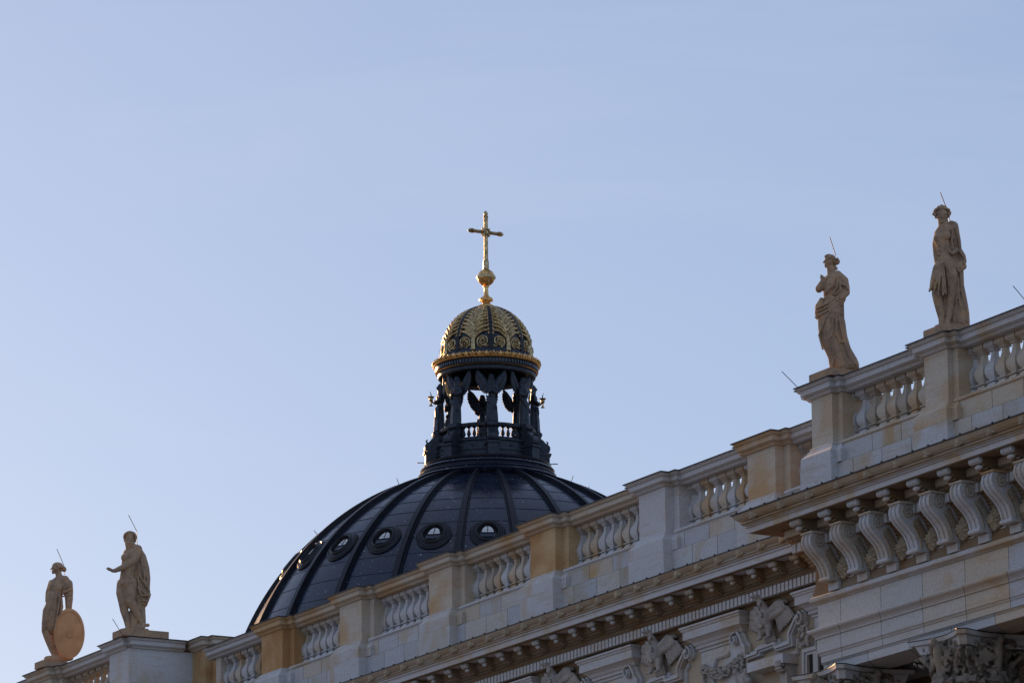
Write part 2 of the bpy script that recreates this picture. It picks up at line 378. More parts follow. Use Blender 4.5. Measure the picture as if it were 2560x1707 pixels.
for i, (xa, xb) in enumerate(bays):
    ca, cb = (xa if i == 0 else xa+.31), (xb if i == 6 else xb-.31)
    bay_coping(wing, ca, cb, 60.67, 61.25, 1, COPM[i]); rail(wing, xa-.1, xb+.1, 60.50, 61.2, 1, 'stone')
    f0, st = FIRST[i]; xs = []
    x = f0
    while x < xb-.12: xs.append(x); x += st
    balusters(wing, xs, 60.98, 24.19, 1.03, PICK.get(i))
# left end return of the parapet
MB().box(-131.4, -131.05, 60.70, 61.24, 24.19, 25.385).build('end_pedestal', M['mixed'], wing)
MB().box(-131.6, -92.9, 60.46, 61.3, 23.634, 24.07).build('parapet_upper_course', M['wallstone'], wing)
MB().box(-131.6, -92.9, 60.35, 61.3, 22.5, 23.63).build('parapet_lower_course', M['wallstone'], wing)
CORN = [(1.19, 22.69), (1.18, 22.66), (1.13, 22.60), (1.08, 22.56), (1.06, 22.53), (1.10, 22.52), (1.10, 22.50), (1.06, 22.49), (1.06, 22.45), (1.02, 22.43), (1.04, 22.40), (1.04, 22.385), (1.0, 22.38), (1.0, 22.235), (.95, 22.235), (.94, 22.26), (.52, 22.27), (.50, 22.07), (.48, 22.05)]
CORN = [(o+.05, z) for o, z in CORN]
co = MB().sweep([(-131.9, 60.5), (-92.9, 60.5)], CORN[9:15], back=-.5).build('cornice', M['stone'], wing)
MB().sweep([(-131.9, 60.5), (-92.9, 60.5)], CORN[:10], back=-.5).build('gutter', M['gutter'], co)
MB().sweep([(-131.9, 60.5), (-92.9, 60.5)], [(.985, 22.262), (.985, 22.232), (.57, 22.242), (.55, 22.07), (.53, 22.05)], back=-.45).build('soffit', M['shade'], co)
kn = MB().sweep([(-131.9, 60.5), (-92.9, 60.5)], [(1.23, 22.725), (1.26, 22.715), (1.26, 22.69), (1.20, 22.69)], back=-.4)
x = -131.3
while x < -93: kn.ball((x, 59.25, 22.725), (.035, .03, .026), 6, 4); x += .68
kn.build('lead_flashing', M['lead'], co)
# bed mouldings, dentils, architrave lines
BED = [(.50, 22.05), (.50, 21.985), (.47, 21.98), (.44, 21.90), (.42, 21.87), (.44, 21.865), (.44, 21.845), (.40, 21.83), (.405, 21.80), (.38, 21.79), (.38, 21.775), (.36, 21.77), (.36, 21.53), (.18, 21.53), (.17, 21.49), (.13, 21.43), (.09, 21.41), (.10, 21.38), (.05, 21.36), (.05, 21.26), (.08, 21.25), (.08, 21.22), (.04, 21.20), (.04, 21.10), (0, 21.08)]
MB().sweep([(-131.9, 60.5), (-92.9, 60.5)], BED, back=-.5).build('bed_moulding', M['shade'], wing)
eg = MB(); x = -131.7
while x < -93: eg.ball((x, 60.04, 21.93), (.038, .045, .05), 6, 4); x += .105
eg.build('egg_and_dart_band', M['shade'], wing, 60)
dt = MB(); x = -131.7
while x < -93: dt.box(x, x+.125, 60.045, 60.2, 21.545, 21.765); x += .1875
dt.build('dentil_course', M['stone'], wing)
MB().box(-131.9, -92.9, 60.5, 61.3, -1.7, 22.5).build('wall', M['plaster'], wing)
def at_(px, py, Y=60.45): p = at(px, py, Y); return p

# low attic block added behind the left bays to darken the baluster gaps
MB().add([(-131.2, 61.75, 24.0), (-104.6, 61.75, 24.0), (-104.6, 61.8, 25.30), (-131.2, 61.8, 25.30), (-131.2, 64.5, 25.36), (-104.6, 64.5, 25.36), (-131.2, 64.5, 24.0), (-104.6, 64.5, 24.0)], [(0, 1, 2, 3), (3, 2, 5, 4), (1, 7, 5, 2), (0, 3, 4, 6), (6, 4, 5, 7), (0, 6, 7, 1)]).build('added_roof', M['shade'], wing)

# lion masks on the gutters
def lion_mesh():
    b = MB()
    b.ball((0, -.02, 0), (.085, .06, .10)); b.ball((0, -.06, -.03), (.05, .055, .04)); b.ball((0, -.11, -.02), (.022, .025, .018))
    b.ball((-.035, -.07, .03), .02); b.ball((.035, -.07, .03), .02); b.ball((0, -.075, -.075), (.045, .035, .03))
    for k in range(9):
        a = R(-20+k*27.5); b.ball((.1*math.cos(a), .01, .1*math.sin(a)+.01), (.035, .035, .035))
    return b.sculpt('lion_mask', .011, 1)
lion = lion_mesh(); lion.materials.append(M['tan'])
def put(name, me, parent, loc, sc=1, rz=0):
    o = bpy.data.objects.new(name, me); C.objects.link(o); o.location = loc; o.rotation_euler.z = rz; o.scale = (sc,)*3 if not isinstance(sc, tuple) else sc
    o.parent = parent; o.matrix_parent_inverse = wm(parent).inverted(); return o

x = -115.86-1.0155*15
while x < -93.5: put('lion_mask', lion, co, (x, 59.33, 22.585), (1.2, 1.1, 1.1)); x += 1.0155

def modillion_meshes(n, wdt, dep, r):
    """scroll roll in front of a leaf-backed bracket, hung under the soffit; y=0 at its front"""
    b = MB(); s = wdt/n
    for k in range(n):
        x = -wdt/2+s*(k+.5); b.ball((x, 0, -r*1.05), (s*.56, r, r*1.05), 10, 8)
    b.ball((0, r*1.0, -r*2.6), (wdt*.32, r*.85, r*.72), 10, 8)
    roll = b.mesh('roll', 60)
    c = MB()
    pr = [(r*.5, 0), (dep, 0), (dep, -r*2.1), (dep*.8, -r*3.4), (dep*.55, -r*3.6), (dep*.3, -r*2.6), (r*1.2, -r*2.2), (r*.6, -r*1.4)]
    c.vprism(pr, -wdt*.42, wdt*.42)
    for k in range(7):
        t = k/6; y = r*1.5+(dep-r*2)*t; z = -r*2.3-r*1.5*math.sin(math.pi*min(1, t*1.05))
        c.ball((-wdt*.2, y, z), (wdt*.25, dep*.10, r*.45), 8, 5); c.ball((wdt*.2, y, z), (wdt*.25, dep*.10, r*.45), 8, 5)
    leaf = c.mesh('leaf_bracket', 50)
    p = MB(); p.box(-wdt*.56, wdt*.56, -r*.9, dep+.01, -.004, .02); p.box(-wdt*.64, wdt*.64, -r*1.3, dep+.02, .018, .045)
    plate = p.mesh('plate')
    return roll, leaf, plate
def modillion_proto(parent, n, wdt, dep, r):
    a, b, c = modillion_meshes(n, wdt, dep, r)
    a.materials.append(M['stone']); b.materials.append(M['shade']); c.materials.append(M['stone'])
    return a, b, c
ma = modillion_proto(wing, 3, .30, .50, .075)
def modillion(parent, ms, loc):
    o = put('modillion', ms[1], parent, loc); r = put('modillion_roll', ms[0], parent, loc); p = put('modillion_plate', ms[2], parent, loc)
    for q in (r, p):
        q.parent = o; q.location = (0, 0, 0); q.matrix_parent_inverse = Matrix()
    return o
x = -114.83-1.0135*15
while x < -94.0: modillion(wing, ma, (x, 59.66, 22.24)); x += 1.0135

# ================================================================== RIGHT PAVILION
pav = empty('portal_pavilion', (-87, 62, -1.7))
tag(pav, 'projecting sandstone portal pavilion on the right with S-scroll consoles, rosettes and column capitals', 'pavilion')
XR = -74.0; XL = -92.80; FY = 58.56
for x0, x1, a in ((-92.80, -91.88, 'mixed'), (-87.89, -86.93, 'mixed'), (-82.5, -81.55, 'stone'), (-78.4, -77.4, 'stone')):
    pier(pav, x0, x1, 58.51, .15, .21, 59.4, 1, a, 'stone', 'mixed' if x0 == -87.89 else 'stone')
pb = [(-91.67, -88.10), (-86.72, -82.71), (-81.34, -78.6)]
for i, (xa, xb) in enumerate(pb):
    bay_coping(pav, xa+.31, xb-.31, 58.80, 59.4, 1, 'stone'); rail(pav, xa-.1, xb+.1, 58.66, 59.35, 1, 'mixed')
    f0, st = ((-91.79, .447), (-86.77, .43), (-81.2, .44))[i]; xs = []; x = f0
    while x < xb-.1: xs.append(x); x += st
    balusters(pav, xs, 59.13, 24.19, 1.03, ([0, 0, 2, 1, 1, 2, 1, 1, 0], [0, 1, 0, 1, 1, 1], [0]*9)[i])
MB().box(XL, XR, 58.60, 59.45, 23.634, 24.07).build('parapet_upper_course', M['wallstone'], pav)
MB().box(XL-.06, XR, 58.49, 59.5, 22.5, 23.63).build('parapet_lower_course', M['wallstone'], pav)
PP = [(XL, 64), (XL, FY), (XR, FY)]
PC = [(1.455, 22.69), (1.45, 22.66), (1.40, 22.59), (1.34, 22.54), (1.29, 22.52), (1.285, 22.495), (1.33, 22.49), (1.33, 22.47), (1.27, 22.455), (1.27, 22.43), (1.22, 22.415), (1.24, 22.40), (1.24, 22.385), (1.19, 22.375), (1.19, 22.25), (1.14, 22.25), (1.13, 22.275), (.55, 22.285), (.55, 22.09), (.53, 22.07)]
pc = MB().sweep(PP, PC[9:15], back=-.5).build('cornice', M['stone'], pav)
MB().sweep(PP, PC[:10], back=-.5).build('gutter', M['gutter'], pc)
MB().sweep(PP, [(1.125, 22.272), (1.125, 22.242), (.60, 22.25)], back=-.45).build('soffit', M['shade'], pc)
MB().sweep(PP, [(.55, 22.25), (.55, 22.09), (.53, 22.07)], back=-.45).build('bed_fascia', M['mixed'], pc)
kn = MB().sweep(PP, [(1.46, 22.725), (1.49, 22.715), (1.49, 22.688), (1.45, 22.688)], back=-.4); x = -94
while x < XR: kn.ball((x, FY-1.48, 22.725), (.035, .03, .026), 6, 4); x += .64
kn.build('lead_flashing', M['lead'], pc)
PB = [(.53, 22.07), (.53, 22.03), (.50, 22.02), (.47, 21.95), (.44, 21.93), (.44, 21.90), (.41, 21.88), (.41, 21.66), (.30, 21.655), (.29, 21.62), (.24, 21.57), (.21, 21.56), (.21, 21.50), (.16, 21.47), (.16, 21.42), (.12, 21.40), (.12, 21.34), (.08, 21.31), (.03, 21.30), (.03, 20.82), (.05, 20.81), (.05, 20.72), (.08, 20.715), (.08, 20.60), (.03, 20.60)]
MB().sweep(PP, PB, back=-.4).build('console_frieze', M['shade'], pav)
TR = [(.03, 20.60), (.09, 20.595), (.14, 20.565), (.155, 20.52), (.14, 20.475), (.09, 20.445), (.05, 20.44), (.05, 20.42), (.02, 20.41), (0, 20.40)]
MB().sweep(PP, TR, back=-.4).build('torus_moulding', M['stone'], pav, 40)
MB().sweep(PP, [(0, 20.40), (0, 19.80)], back=-.6).build('frieze', M['frieze'], pav)
AR = [(0, 19.80), (.20, 19.795), (.21, 19.76), (.19, 19.72), (.12, 19.68), (.07, 19.62), (.06, 19.60), (.07, 19.575), (.03, 19.57), (.03, 19.24), (.02, 19.235), (-.005, 19.20), (-.01, 19.175), (-.03, 19.17), (-.03, 18.985), (-.04, 18.98), (-.06, 18.955), (-.075, 18.95), (-.075, 18.76)]
MB().sweep(PP, AR, back=-1.1).build('architrave', M['frieze'], pav, 30)
eg = MB(); x = XL-.3
while x < XR: eg.ball((x, FY-.475, 21.985), (.045, .05, .05), 6, 4); x += .13
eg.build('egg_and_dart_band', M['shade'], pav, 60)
dt = MB(); x = XL-.3
while x < XR: dt.box(x, x+.15, FY-.50, FY-.38, 21.67, 21.87); x += .235
dt.build('dentil_course', M['stone'], pav)
CX = [-91.86+1.262*k for k in range(13)]
# consoles
def console_parts():
    KZ = lambda z: 20.80+(z-20.80)*.875
    prof = [(.03, 22.03), (.80, 22.03), (.835, 21.985), (.86, 21.90), (.865, 21.80), (.835, 21.69), (.76, 21.57), (.66, 21.46), (.56, 21.36), (.47, 21.24), (.41, 21.11), (.375, 20.98), (.36, 20.90), (.40, 20.885), (.41, 20.84), (.375, 20.795), (.33, 20.785), (.28, 20.80), (.03, 20.80)]
    prof = [(o, KZ(z)) for o, z in prof]
    W2 = .205
    # fluted front: bands across the width
    body = MB()
    ys = lambda o: -o
    body.vprism([(ys(o), z) for o, z in prof], -W2, W2)
    front = prof[1:13]
    for (xa, xb) in ((-W2, -W2+.065), (-.038, .038), (W2-.065, W2)):      # raised ribs
        pts = [(ys(o+.028), z) for o, z in front]+[(ys(o-.03), z) for o, z in front[::-1]]
        body.vprism(pts, xa, xb)
    m = body.mesh('console', 25); m.materials.append(M['stone'])
    ab = MB().vprism([(0, 21.925), (-.88, 21.925), (-.88, 21.90), (-.85, 21.877), (0, 21.877)], -W2-.045, W2+.045).mesh('console_abacus'); ab.materials.append(M['mixed'])
    ro = MB().tube([(-W2-.03, -.365, 20.84), (W2+.03, -.365, 20.84)], .055, 14)
    ro = ro.mesh('console_foot', 50); ro.materials.append(M['stone'])
    # side: volute eye and leaves
    lvs = []
    sc_ = M['gutter']
    for sx in (-1, 1):
        lf = MB(); X = sx*W2
        lf.tube([(X, -.62+(.19-.0065*k)*math.cos(k*.5-.4), 21.69+(.19-.0065*k)*math.sin(k*.5-.4)) for k in range(26)], .024, 6)
        lf.ball((X, -.62, 21.68), (.05, .04, .04), 8, 5)
        for k in range(17):
            t = k/16; o, z = .50-.39*t, 21.46-.60*t
            rot = Matrix.Rotation(R(35+25*t), 3, 'X')
            lf.ball((X, -o+.08, z+.06), (.03, .125, .026), 8, 4, rot)
        lf.tube([(X+sx*.01, -.50, 21.40), (X+sx*.01, -.40, 21.24), (X+sx*.01, -.32, 21.08), (X+sx*.01, -.27, 20.88)], [.03, .03, .025, .02], 6)
        lv = lf.mesh('console_leaf', 60); lv.materials.append(M['gutter']); lvs.append(lv)
    hd = MB(); hd.box(-.13, .13, -.84, -.80, 21.84, 21.87)
    for sx in (-.12, 0, .12): hd.ball((sx, -.83, 21.85), (.03, .03, .03), 8, 5)
    hm = hd.mesh('console_bead', 60); hm.materials.append(M['ornament'])
    st = MB().box(-.21, .21, -.16, -.07, 20.604, 20.79).mesh('console_block'); st.materials.append(M['stone'])
    return (('console_abacus', ab), ('console_foot', ro), ('console_leaf', lvs[0]), ('console_leaf', lvs[1]), ('console_bead', hm), ('console_block', st)), m
cparts, cmain = console_parts()
def console(x):
    o = put('console', cmain, pav, (x, FY, 0))
    for nm, me in cparts: q = bpy.data.objects.new(nm, me); C.objects.link(q); q.parent = o
for x in CX: console(x)
# rosettes
def rosette():
    b = MB()
    b.ball((0, -.10, 0), (.05, .06, .05), 8, 6); b.ball((0, -.02, 0), (.24, .035, .30), 16, 6)
    for ring, n, r0, L, yy in ((0, 6, .085, .07, -.09), (1, 9, .15, .085, -.05)):
        for k in range(n):
            a = 2*math.pi*k/n+ring*.3; rot = Matrix.Rotation(-a, 3, 'Y')
            b.ball((r0*math.cos(a), yy, r0*math.sin(a)*1.1), (L, .05, .052), 8, 5, rot)
    for (dx, dz, r) in ((0, .27, .075), (-.09, .22, .06), (.09, .22, .06), (0, -.27, .07), (-.1, -.22, .055), (.1, -.22, .055), (-.17, .1, .05), (.17, .1, .05), (-.18, -.06, .05), (.18, -.06, .05)):
        b.ball((dx, -.03, dz), (r, .05, r*.9), 8, 5)
    m = b.sculpt('rosette', .013, 0); m.materials.append(M['tan']); return m
rm = rosette()
ROSX = at(2200+340/6.5333, 1220+960/6.5333, 58.42).x
ROS0 = ROSX-1.262*round((ROSX-CX[0])/1.262)
RX = [ROS0+1.262*k for k in range(13)]
for x in RX: put('rosette', rm, pav, (x, FY-.05, 21.07), (1.12, 1.5, .84))
for x in RX:
    xa, xb = x-.36, x+.36
    pan = MB().box(xa, xa+.025, FY-.05, FY-.02, 20.83, 21.29).box(xb-.025, xb, FY-.05, FY-.02, 20.83, 21.29).box(xa, xb, FY-.047, FY-.02, 20.83, 20.855).build('panel_frame', M['stone'], pav)
for k in range(13): put('lion_mask', lion, pc, (-93.38+1.2565*k, FY-1.38, 22.59), (1.2, 1.1, 1.15))
mp_ = modillion_proto(pav, 5, .42, .62, .085)
for x in CX: modillion(pav, mp_, (x-.20, FY-1.02, 22.265))
# body of the pavilion behind the loggia
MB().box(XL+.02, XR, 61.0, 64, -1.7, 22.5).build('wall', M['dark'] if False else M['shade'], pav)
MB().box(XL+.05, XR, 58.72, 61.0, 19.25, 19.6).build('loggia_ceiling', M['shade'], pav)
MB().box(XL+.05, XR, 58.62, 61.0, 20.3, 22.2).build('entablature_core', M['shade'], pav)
wn = MB()
for cx_ in (-89.8, -84.7, -79.6): wn.box(cx_-1.2, cx_+1.2, 60.93, 60.998, 9, 17.5)
wn.build('loggia_window', M['glass'], pav)

# columns with carved capitals
def col_capital():
    Z = 18.755
    plan = []
    rr, cc = 1.50, .10                     # corner reach and chamfer
    for k in range(4):
        a = math.pi/4+k*math.pi/2
        d = Vector((math.cos(a), math.sin(a))); t = Vector((-d.y, d.x))
        plan += [tuple(d*rr-t*cc), tuple(d*rr+t*cc)]
        for j in range(1, 6):
            f = j/6; a2 = a+math.pi/2*f
            p0 = d*rr+t*cc; d2 = Vector((math.cos(a+math.pi/2), math.sin(a+math.pi/2))); p1 = d2*rr-Vector((-d2.y, d2.x))*cc
            q = p0.lerp(p1, f); nrm = Vector((math.cos(a+math.pi/4), math.sin(a+math.pi/4))); q = q-nrm*.24*math.sin(math.pi*f)
            plan.append(tuple(q))
    ab = MB()
    def lay(k0, z0, k1, z1):
        n = len(plan)
        ab.add([(x*k0, y*k0, z0) for x, y in plan]+[(x*k1, y*k1, z1) for x, y in plan], [tuple(range(n))[::-1], tuple(range(n, 2*n))]+[(i, (i+1) % n, (i+1) % n+n, i+n) for i in range(n)])
    lay(.97, Z-.11, 1.0, Z-.02); lay(.90, Z-.135, .90, Z-.112); lay(.82, Z-.32, .89, Z-.137)
    top = MB(); n = len(plan); top.add([(x*1.012, y*1.012, Z-.018) for x, y in plan]+[(x*1.012, y*1.012, Z) for x, y in plan], [tuple(range(n))[::-1], tuple(range(n, 2*n))]+[(i, (i+1) % n, (i+1) % n+n, i+n) for i in range(n)])
    b = MB()
    b.lathe([(.70, Z-1.75), (.72, Z-1.2), (.78, Z-.7), (.92, Z-.33)], 24)
    for k in range(4):
        a = math.pi/4+k*math.pi/2
        def P(r, da, z): return (r*math.cos(a+da), r*math.sin(a+da), z)
        for sgn in (-1, 1):                 # corner volute pair + eagle like wing curls
            b.chain([(*P(.82, sgn*.36, Z-.95), .05), (*P(.98, sgn*.24, Z-.66), .055), (*P(1.20, sgn*.10, Z-.42), .055)])
            for j in range(9):
                t = j*.7; r = .15-.012*j
                p = Vector(P(1.22, sgn*.07, Z-.52)); dr = Vector((math.cos(a), math.sin(a), 0))
                b.ball(p+dr*(r*math.cos(t))+Vector((0, 0, r*math.sin(t))), .038, 6, 4)
        for j in range(5):                  # wing feathers rising to the abacus middle
            b.chain([(*P(.95, .25+.1*j, Z-.75+.04*j), .06), (*P(1.0, .45+.08*j, Z-.42-.05*j), .045)])
        b.chain([(*P(.90, .78, Z-1.0), .08), (*P(.97, .785, Z-.55), .11), (*P(1.0, .785, Z-.25), .10), (*P(1.08, .785, Z-.14), .07)])   # central figure
        b.ball(P(1.10, .785, Z-.16), (.085, .085, .10))
        for q in (-.12, .12): b.ball(P(1.0, .785+q, Z-.95), .075)
    for lvl, n, zt, rt, ht in ((0, 8, Z-1.05, 1.02, .45), (1, 8, Z-1.45, .98, .5)):
        for k in range(n):
            a = 2*math.pi*(k+.5*lvl)/n
            def Q(r, da, z): return (r*math.cos(a+da), r*math.sin(a+da), z)
            b.chain([(*Q(.76, 0, zt-ht), .12), (*Q(.82, 0, zt-.15), .15), (*Q(rt*.95, 0, zt), .11), (*Q(rt+.04, 0, zt-.1), .07)])
            for j in range(-3, 4): b.chain([(*Q(.80, j*.055, zt-.3), .035), (*Q(rt, j*.065, zt+.02), .04), (*Q(rt+.06, j*.065, zt-.08), .035)])
    random.seed(21)
    for k in range(1500):
        a = random.uniform(0, 2*math.pi); z = Z-random.uniform(.15, 1.75); cc_ = abs(math.cos(2*(a-math.pi/4)))
        r = .80+.17*random.random()+(.30*max(0, math.cos(4*(a-math.pi/4)))*(1-(Z-z)/.9) if z > Z-.9 else 0)
        b.ball((r*math.cos(a), r*math.sin(a), z), (random.uniform(.025, .06), random.uniform(.025, .06), random.uniform(.03, .10)), 6, 4, Matrix.Rotation(random.uniform(0, 3), 3, 'X'))
    cap = b.sculpt('capital', .020, 0); cap.materials.append(M['carved'])
    a_ = ab.mesh('abacus', 30); a_.materials.append(M['stone']); t_ = top.mesh('lead_cover'); t_.materials.append(M['lead'])
    sh = MB().lathe([(.74, -1.7), (.74, 3), (.66, Z-1.85), (.72, Z-1.8), (.72, Z-1.72)], 32).mesh('shaft', 40); sh.materials.append(M['stone'])
    return cap, a_, t_, sh
cp = col_capital()
for i, (x, dx) in enumerate(((-92.34, 0), (-87.26, 0), (-82.2, 0))):
    c0 = empty('column', (x, 59.22, -1.7))
    tag(c0, ('carved column capital at the left corner of the pavilion, under the first console', 'second column capital with spread abacus corners in front of the dark loggia', 'third column of the pavilion, at the right edge')[i], 'column', 'columns carrying the portal pavilion')
    for nm, me in zip(('capital', 'abacus', 'lead_cover', 'shaft'), cp):
        q = bpy.data.objects.new(nm, me); C.objects.link(q); q.parent = c0; q.location = (0, 0, 1.7)

# ================================================================== WALL ORNAMENT OF THE WING
def mould(pts, wd, Y, d, name, m, parent, px=None):
    """flat stepped moulding strip following points (x,z) on the wall plane, depth d, width wd"""
    b = MB(); P = [Vector(p) for p in pts]; n = len(P)
    nrm = []
    for i in range(n):
        ds = []
        if i: ds.append((P[i]-P[i-1]).normalized())
        if i < n-1: ds.append((P[i+1]-P[i]).normalized())
        ns = [Vector((-q.y, q.x)) for q in ds]
        nrm.append(ns[0] if len(ns) == 1 else (ns[0]+ns[1])/max(.35, 1+ns[0].dot(ns[1])))
    for (a0, a1, y) in ((-.5, -.22, Y-d*.7), (-.22, .1, Y-d), (.1, .5, Y-d*.45)):
        vs = []
        for i in range(n):
            for a, yy in ((a0, y), (a1, y), (a1, Y+.02), (a0, Y+.02)): vs.append((P[i].x+nrm[i].x*wd*a, yy, P[i].y+nrm[i].y*wd*a))
        fs = [(i*4+k, (i+1)*4+k, (i+1)*4+(k+1) % 4, i*4+(k+1) % 4) for i in range(n-1) for k in range(4)]+[(0, 1, 2, 3), tuple((n-1)*4+k for k in (3, 2, 1, 0))]
        b.add(vs, fs)
    return b.build(name, m, parent)
WY = 60.5
def A(px, py, o=(1560, 1467), Y=60.32):
    p = at(o[0]+px/6.5333, o[1]+py/6.5333, Y); return (p.x, p.z)
O1, O2 = (1560, 1467), (1840, 1467)
def spiral(c, r0, a0, turns, sg=1, n=14):
    return [(c[0]+(r0*(1-.8*i/n))*math.cos(a0+sg*turns*2*math.pi*i/n), c[1]+(r0*(1-.8*i/n))*math.sin(a0+sg*turns*2*math.pi*i/n)) for i in range(n+1)]
# one bay measured on the wall plane, repeated every bay
ex, ez = A(560, 1200)           # eagle centre of the middle cradle
ex2, ez2 = A(520, 560, O2)
STEP = ex2-ex
def rel(px, py, o=O1, base=None):
    p = A(px, py, o); b = base or (ex2, ez2); return (p[0]-b[0], p[1]-b[1])
cr_left = [rel(1905, 1010), rel(1890, 960), rel(1905, 900)]
left_strip = [rel(10, 720, O2), rel(60, 800, O2), rel(95, 905, O2), rel(140, 960, O2), rel(150, 1150, O2)]
left_vol = spiral(rel(1790, 850), .17, R(60), 1.1, 1)
cradle = [rel(150, 1130, O2), rel(330, 1060, O2), rel(330, 1010, O2), rel(630, 900, O2), rel(640, 975, O2), rel(860, 900, O2), rel(850, 760, O2), rel(900, 640, O2), rel(960, 500, O2), rel(1010, 440, O2)]
right_vol = spiral(rel(1025, 520, O2), .20, R(95), 1.1, -1)
under = [rel(120, 1290, O2), rel(450, 1190, O2), rel(470, 1245, O2), rel(580, 1215, O2), rel(585, 1160, O2), rel(930, 1055, O2), rel(935, 800, O2), rel(990, 690, O2)]
def eagle():
    """spread eagle in high relief; x right along the wall, -y towards the viewer"""
    b = MB()
    b.chain([(0, -.32, .10, .24), (-.02, -.36, -.18, .27), (.02, -.30, -.48, .18)])          # breast and belly
    b.chain([(0, -.34, .22, .17), (-.03, -.42, .50, .115), (-.05, -.50, .68, .10)])            # neck
    b.ball((-.06, -.56, .76), (.10, .13, .105))
    b.chain([(-.08, -.64, .76, .06), (-.10, -.76, .73, .035), (-.10, -.79, .66, .018)])      # hooked beak
    for s in (-1, 1):
        b.chain([(s*.2, -.26, .18, .15), (s*.48, -.20, .46, .12), (s*.72, -.16, .42, .10)])    # shoulder of the wing
        b.chain([(s*.25, -.22, -.02, .14), (s*.55, -.16, .10, .14), (s*.75, -.14, .12, .10)])
        for k in range(8):
            t = k/7; x0 = .30+.52*t; z0 = .08+.32*t-.2*t*t; x1 = .36+.70*t; z1 = -.62+.42*t
            b.chain([(s*x0, -.18, z0, .065), (s*(x0+x1)/2, -.14, (z0+z1)/2, .06), (s*x1, -.10, z1, .038)], 8)
        for k in range(6):
            t = k/5; b.chain([(s*(.24+.5*t), -.27, .22+.18*t, .05), (s*(.27+.55*t), -.25, -.06+.2*t, .035)], 8)
        b.chain([(s*.14, -.34, -.42, .13), (s*.18, -.36, -.68, .075), (s*.2, -.38, -.80, .06)])   # legs
        for q in (-.08, 0, .08): b.chain([(s*.2, -.38, -.80, .045), (s*.2+q, -.50, -.86, .03)], 6)
    for k in range(5):
        x = -.2+.1*k; b.chain([(x*.5, -.22, -.45, .07), (x, -.16, -.92, .05)], 8)
    random.seed(3)
    for k in range(40):
        x, z = random.uniform(-.17, .17), random.uniform(-.5, .55)
        b.ball((x, -.56-.05*math.cos(x*6)+.12*abs(z)*.6, z), (.04, .03, .055), 6, 4)
    m = b.sculpt('eagle_relief', .022, 1); m.materials.append(M['ornament']); return m
em = eagle()
def garland():
    b = MB(); random.seed(5)
    for k in range(230):
        t = random.random(); x = -.95+1.9*t; z = -.30*math.sin(math.pi*t)+random.uniform(-.17, .17)*(1.1-abs(t-.5))
        b.ball((x, -.05-random.random()*.09, z), (random.uniform(.025, .06), .045, random.uniform(.022, .045)), 7, 5, Matrix.Rotation(random.uniform(0, 3), 3, 'Y'))
    for s in (-1, 1):
        for k in range(14): b.ball((s*(.95+random.uniform(-.06, .06)), -.06, -.05-.045*k+.15), (.05, .05, .05), 6, 4)
    m = b.sculpt('garland', .014, 0); m.materials.append(M['ornament']); return m
gm = garland()
hood_l, hood_r = A(950, 880, O1, 60.15), A(1765, 625, O1, 60.15)
for k in range(-4, 1):
    bx, bz = ex2+STEP*k, ez2+(0)
    if bx < -127: continue
    sh = lambda pts: [(x+bx, z+bz) for x, z in pts]
    if k > -4:
        e = put('eagle_relief', em, wing, (bx+.05, 60.5, bz+.10), (1.0, .85, .66))
        e['label'] = 'spread eagle relief under the dentils'
    if k < 0 or True:
        mould(sh(cradle), .19, WY, .20, 'pediment_moulding', M['stone'], wing)
        mould(sh(left_strip), .19, WY, .20, 'pediment_moulding', M['stone'], wing)
        mould(sh(right_vol), .10, WY, .22, 'volute', M['stone'], wing)
        mould(sh(left_vol), .10, WY, .22, 'volute', M['stone'], wing)
        mould(sh(under), .10, WY, .08, 'sill_moulding', M['stone'], wing)
    # hood between two eagles, to the left of this one
    hl, hr = hood_l[0]+STEP*(k+1)+.35, hood_r[0]+STEP*(k+1)
    HZ = hood_l[1]-20.60
    if hl < XL+1.5:
        hr = min(hr, XL+.02)
        HP = [(.42, 20.93), (.42, 20.88), (.38, 20.86), (.38, 20.83), (.34, 20.80), (.34, 20.60), (.30, 20.60), (.18, 20.52), (.14, 20.45), (.10, 20.43), (.10, 20.36), (.04, 20.34), (.04, 20.28), (0, 20.26)]
        HP = [(o, z+HZ) for o, z in HP]
        MB().sweep([(hl, 61), (hl, 60.5), (hr, 60.5), (hr, 61)] if hr < XL else [(hl, 61), (hl, 60.5), (hr, 60.5)], HP, back=-.1).build('window_hood', M['stone'], wing)
        MB().box(hl+.12, min(hr+.25, XL), 60.44, 60.52, 17.0, 20.24+HZ).build('window_panel', M['stone'], wing)
        px0, px1 = hl+.75, hr-.55
        if px1 < XL-.4:
            mould([(px0, 19.35+HZ), (px0, 19.75+HZ), (px0+.2, 20.0+HZ), (px1-.05, 20.0+HZ)], .12, 60.44, .08, 'panel_moulding', M['stone'], wing)
            mould([(px0-.12, 18.95+HZ), (px1+.25, 18.95+HZ)], .1, 60.44, .06, 'panel_moulding', M['stone'], wing)
            put('garland', gm, wing, ((px0+px1)/2+.12, 60.44, 19.80+HZ), (1.0, 1.2, .85))
            f_ = mould([(px0+.05, 16.2), (px0+.05, 18.62), (px1+.2, 18.62), (px1+.2, 16.2)], .3, 60.44, .12, 'window_frame', M['stone'], wing)
            MB().box(px0+.15, px1+.1, 60.4, 60.435, 16.2, 18.5).build('window_glass', M['glass'], wing)
            w_ = MB(); w_.box((px0+px1)/2+.08, (px0+px1)/2+.16, 60.37, 60.4, 16.2, 18.5); w_.box(px0+.15, px1+.1, 60.375, 60.4, 17.6, 17.68); w_.build('window_bar', M['white'], wing)
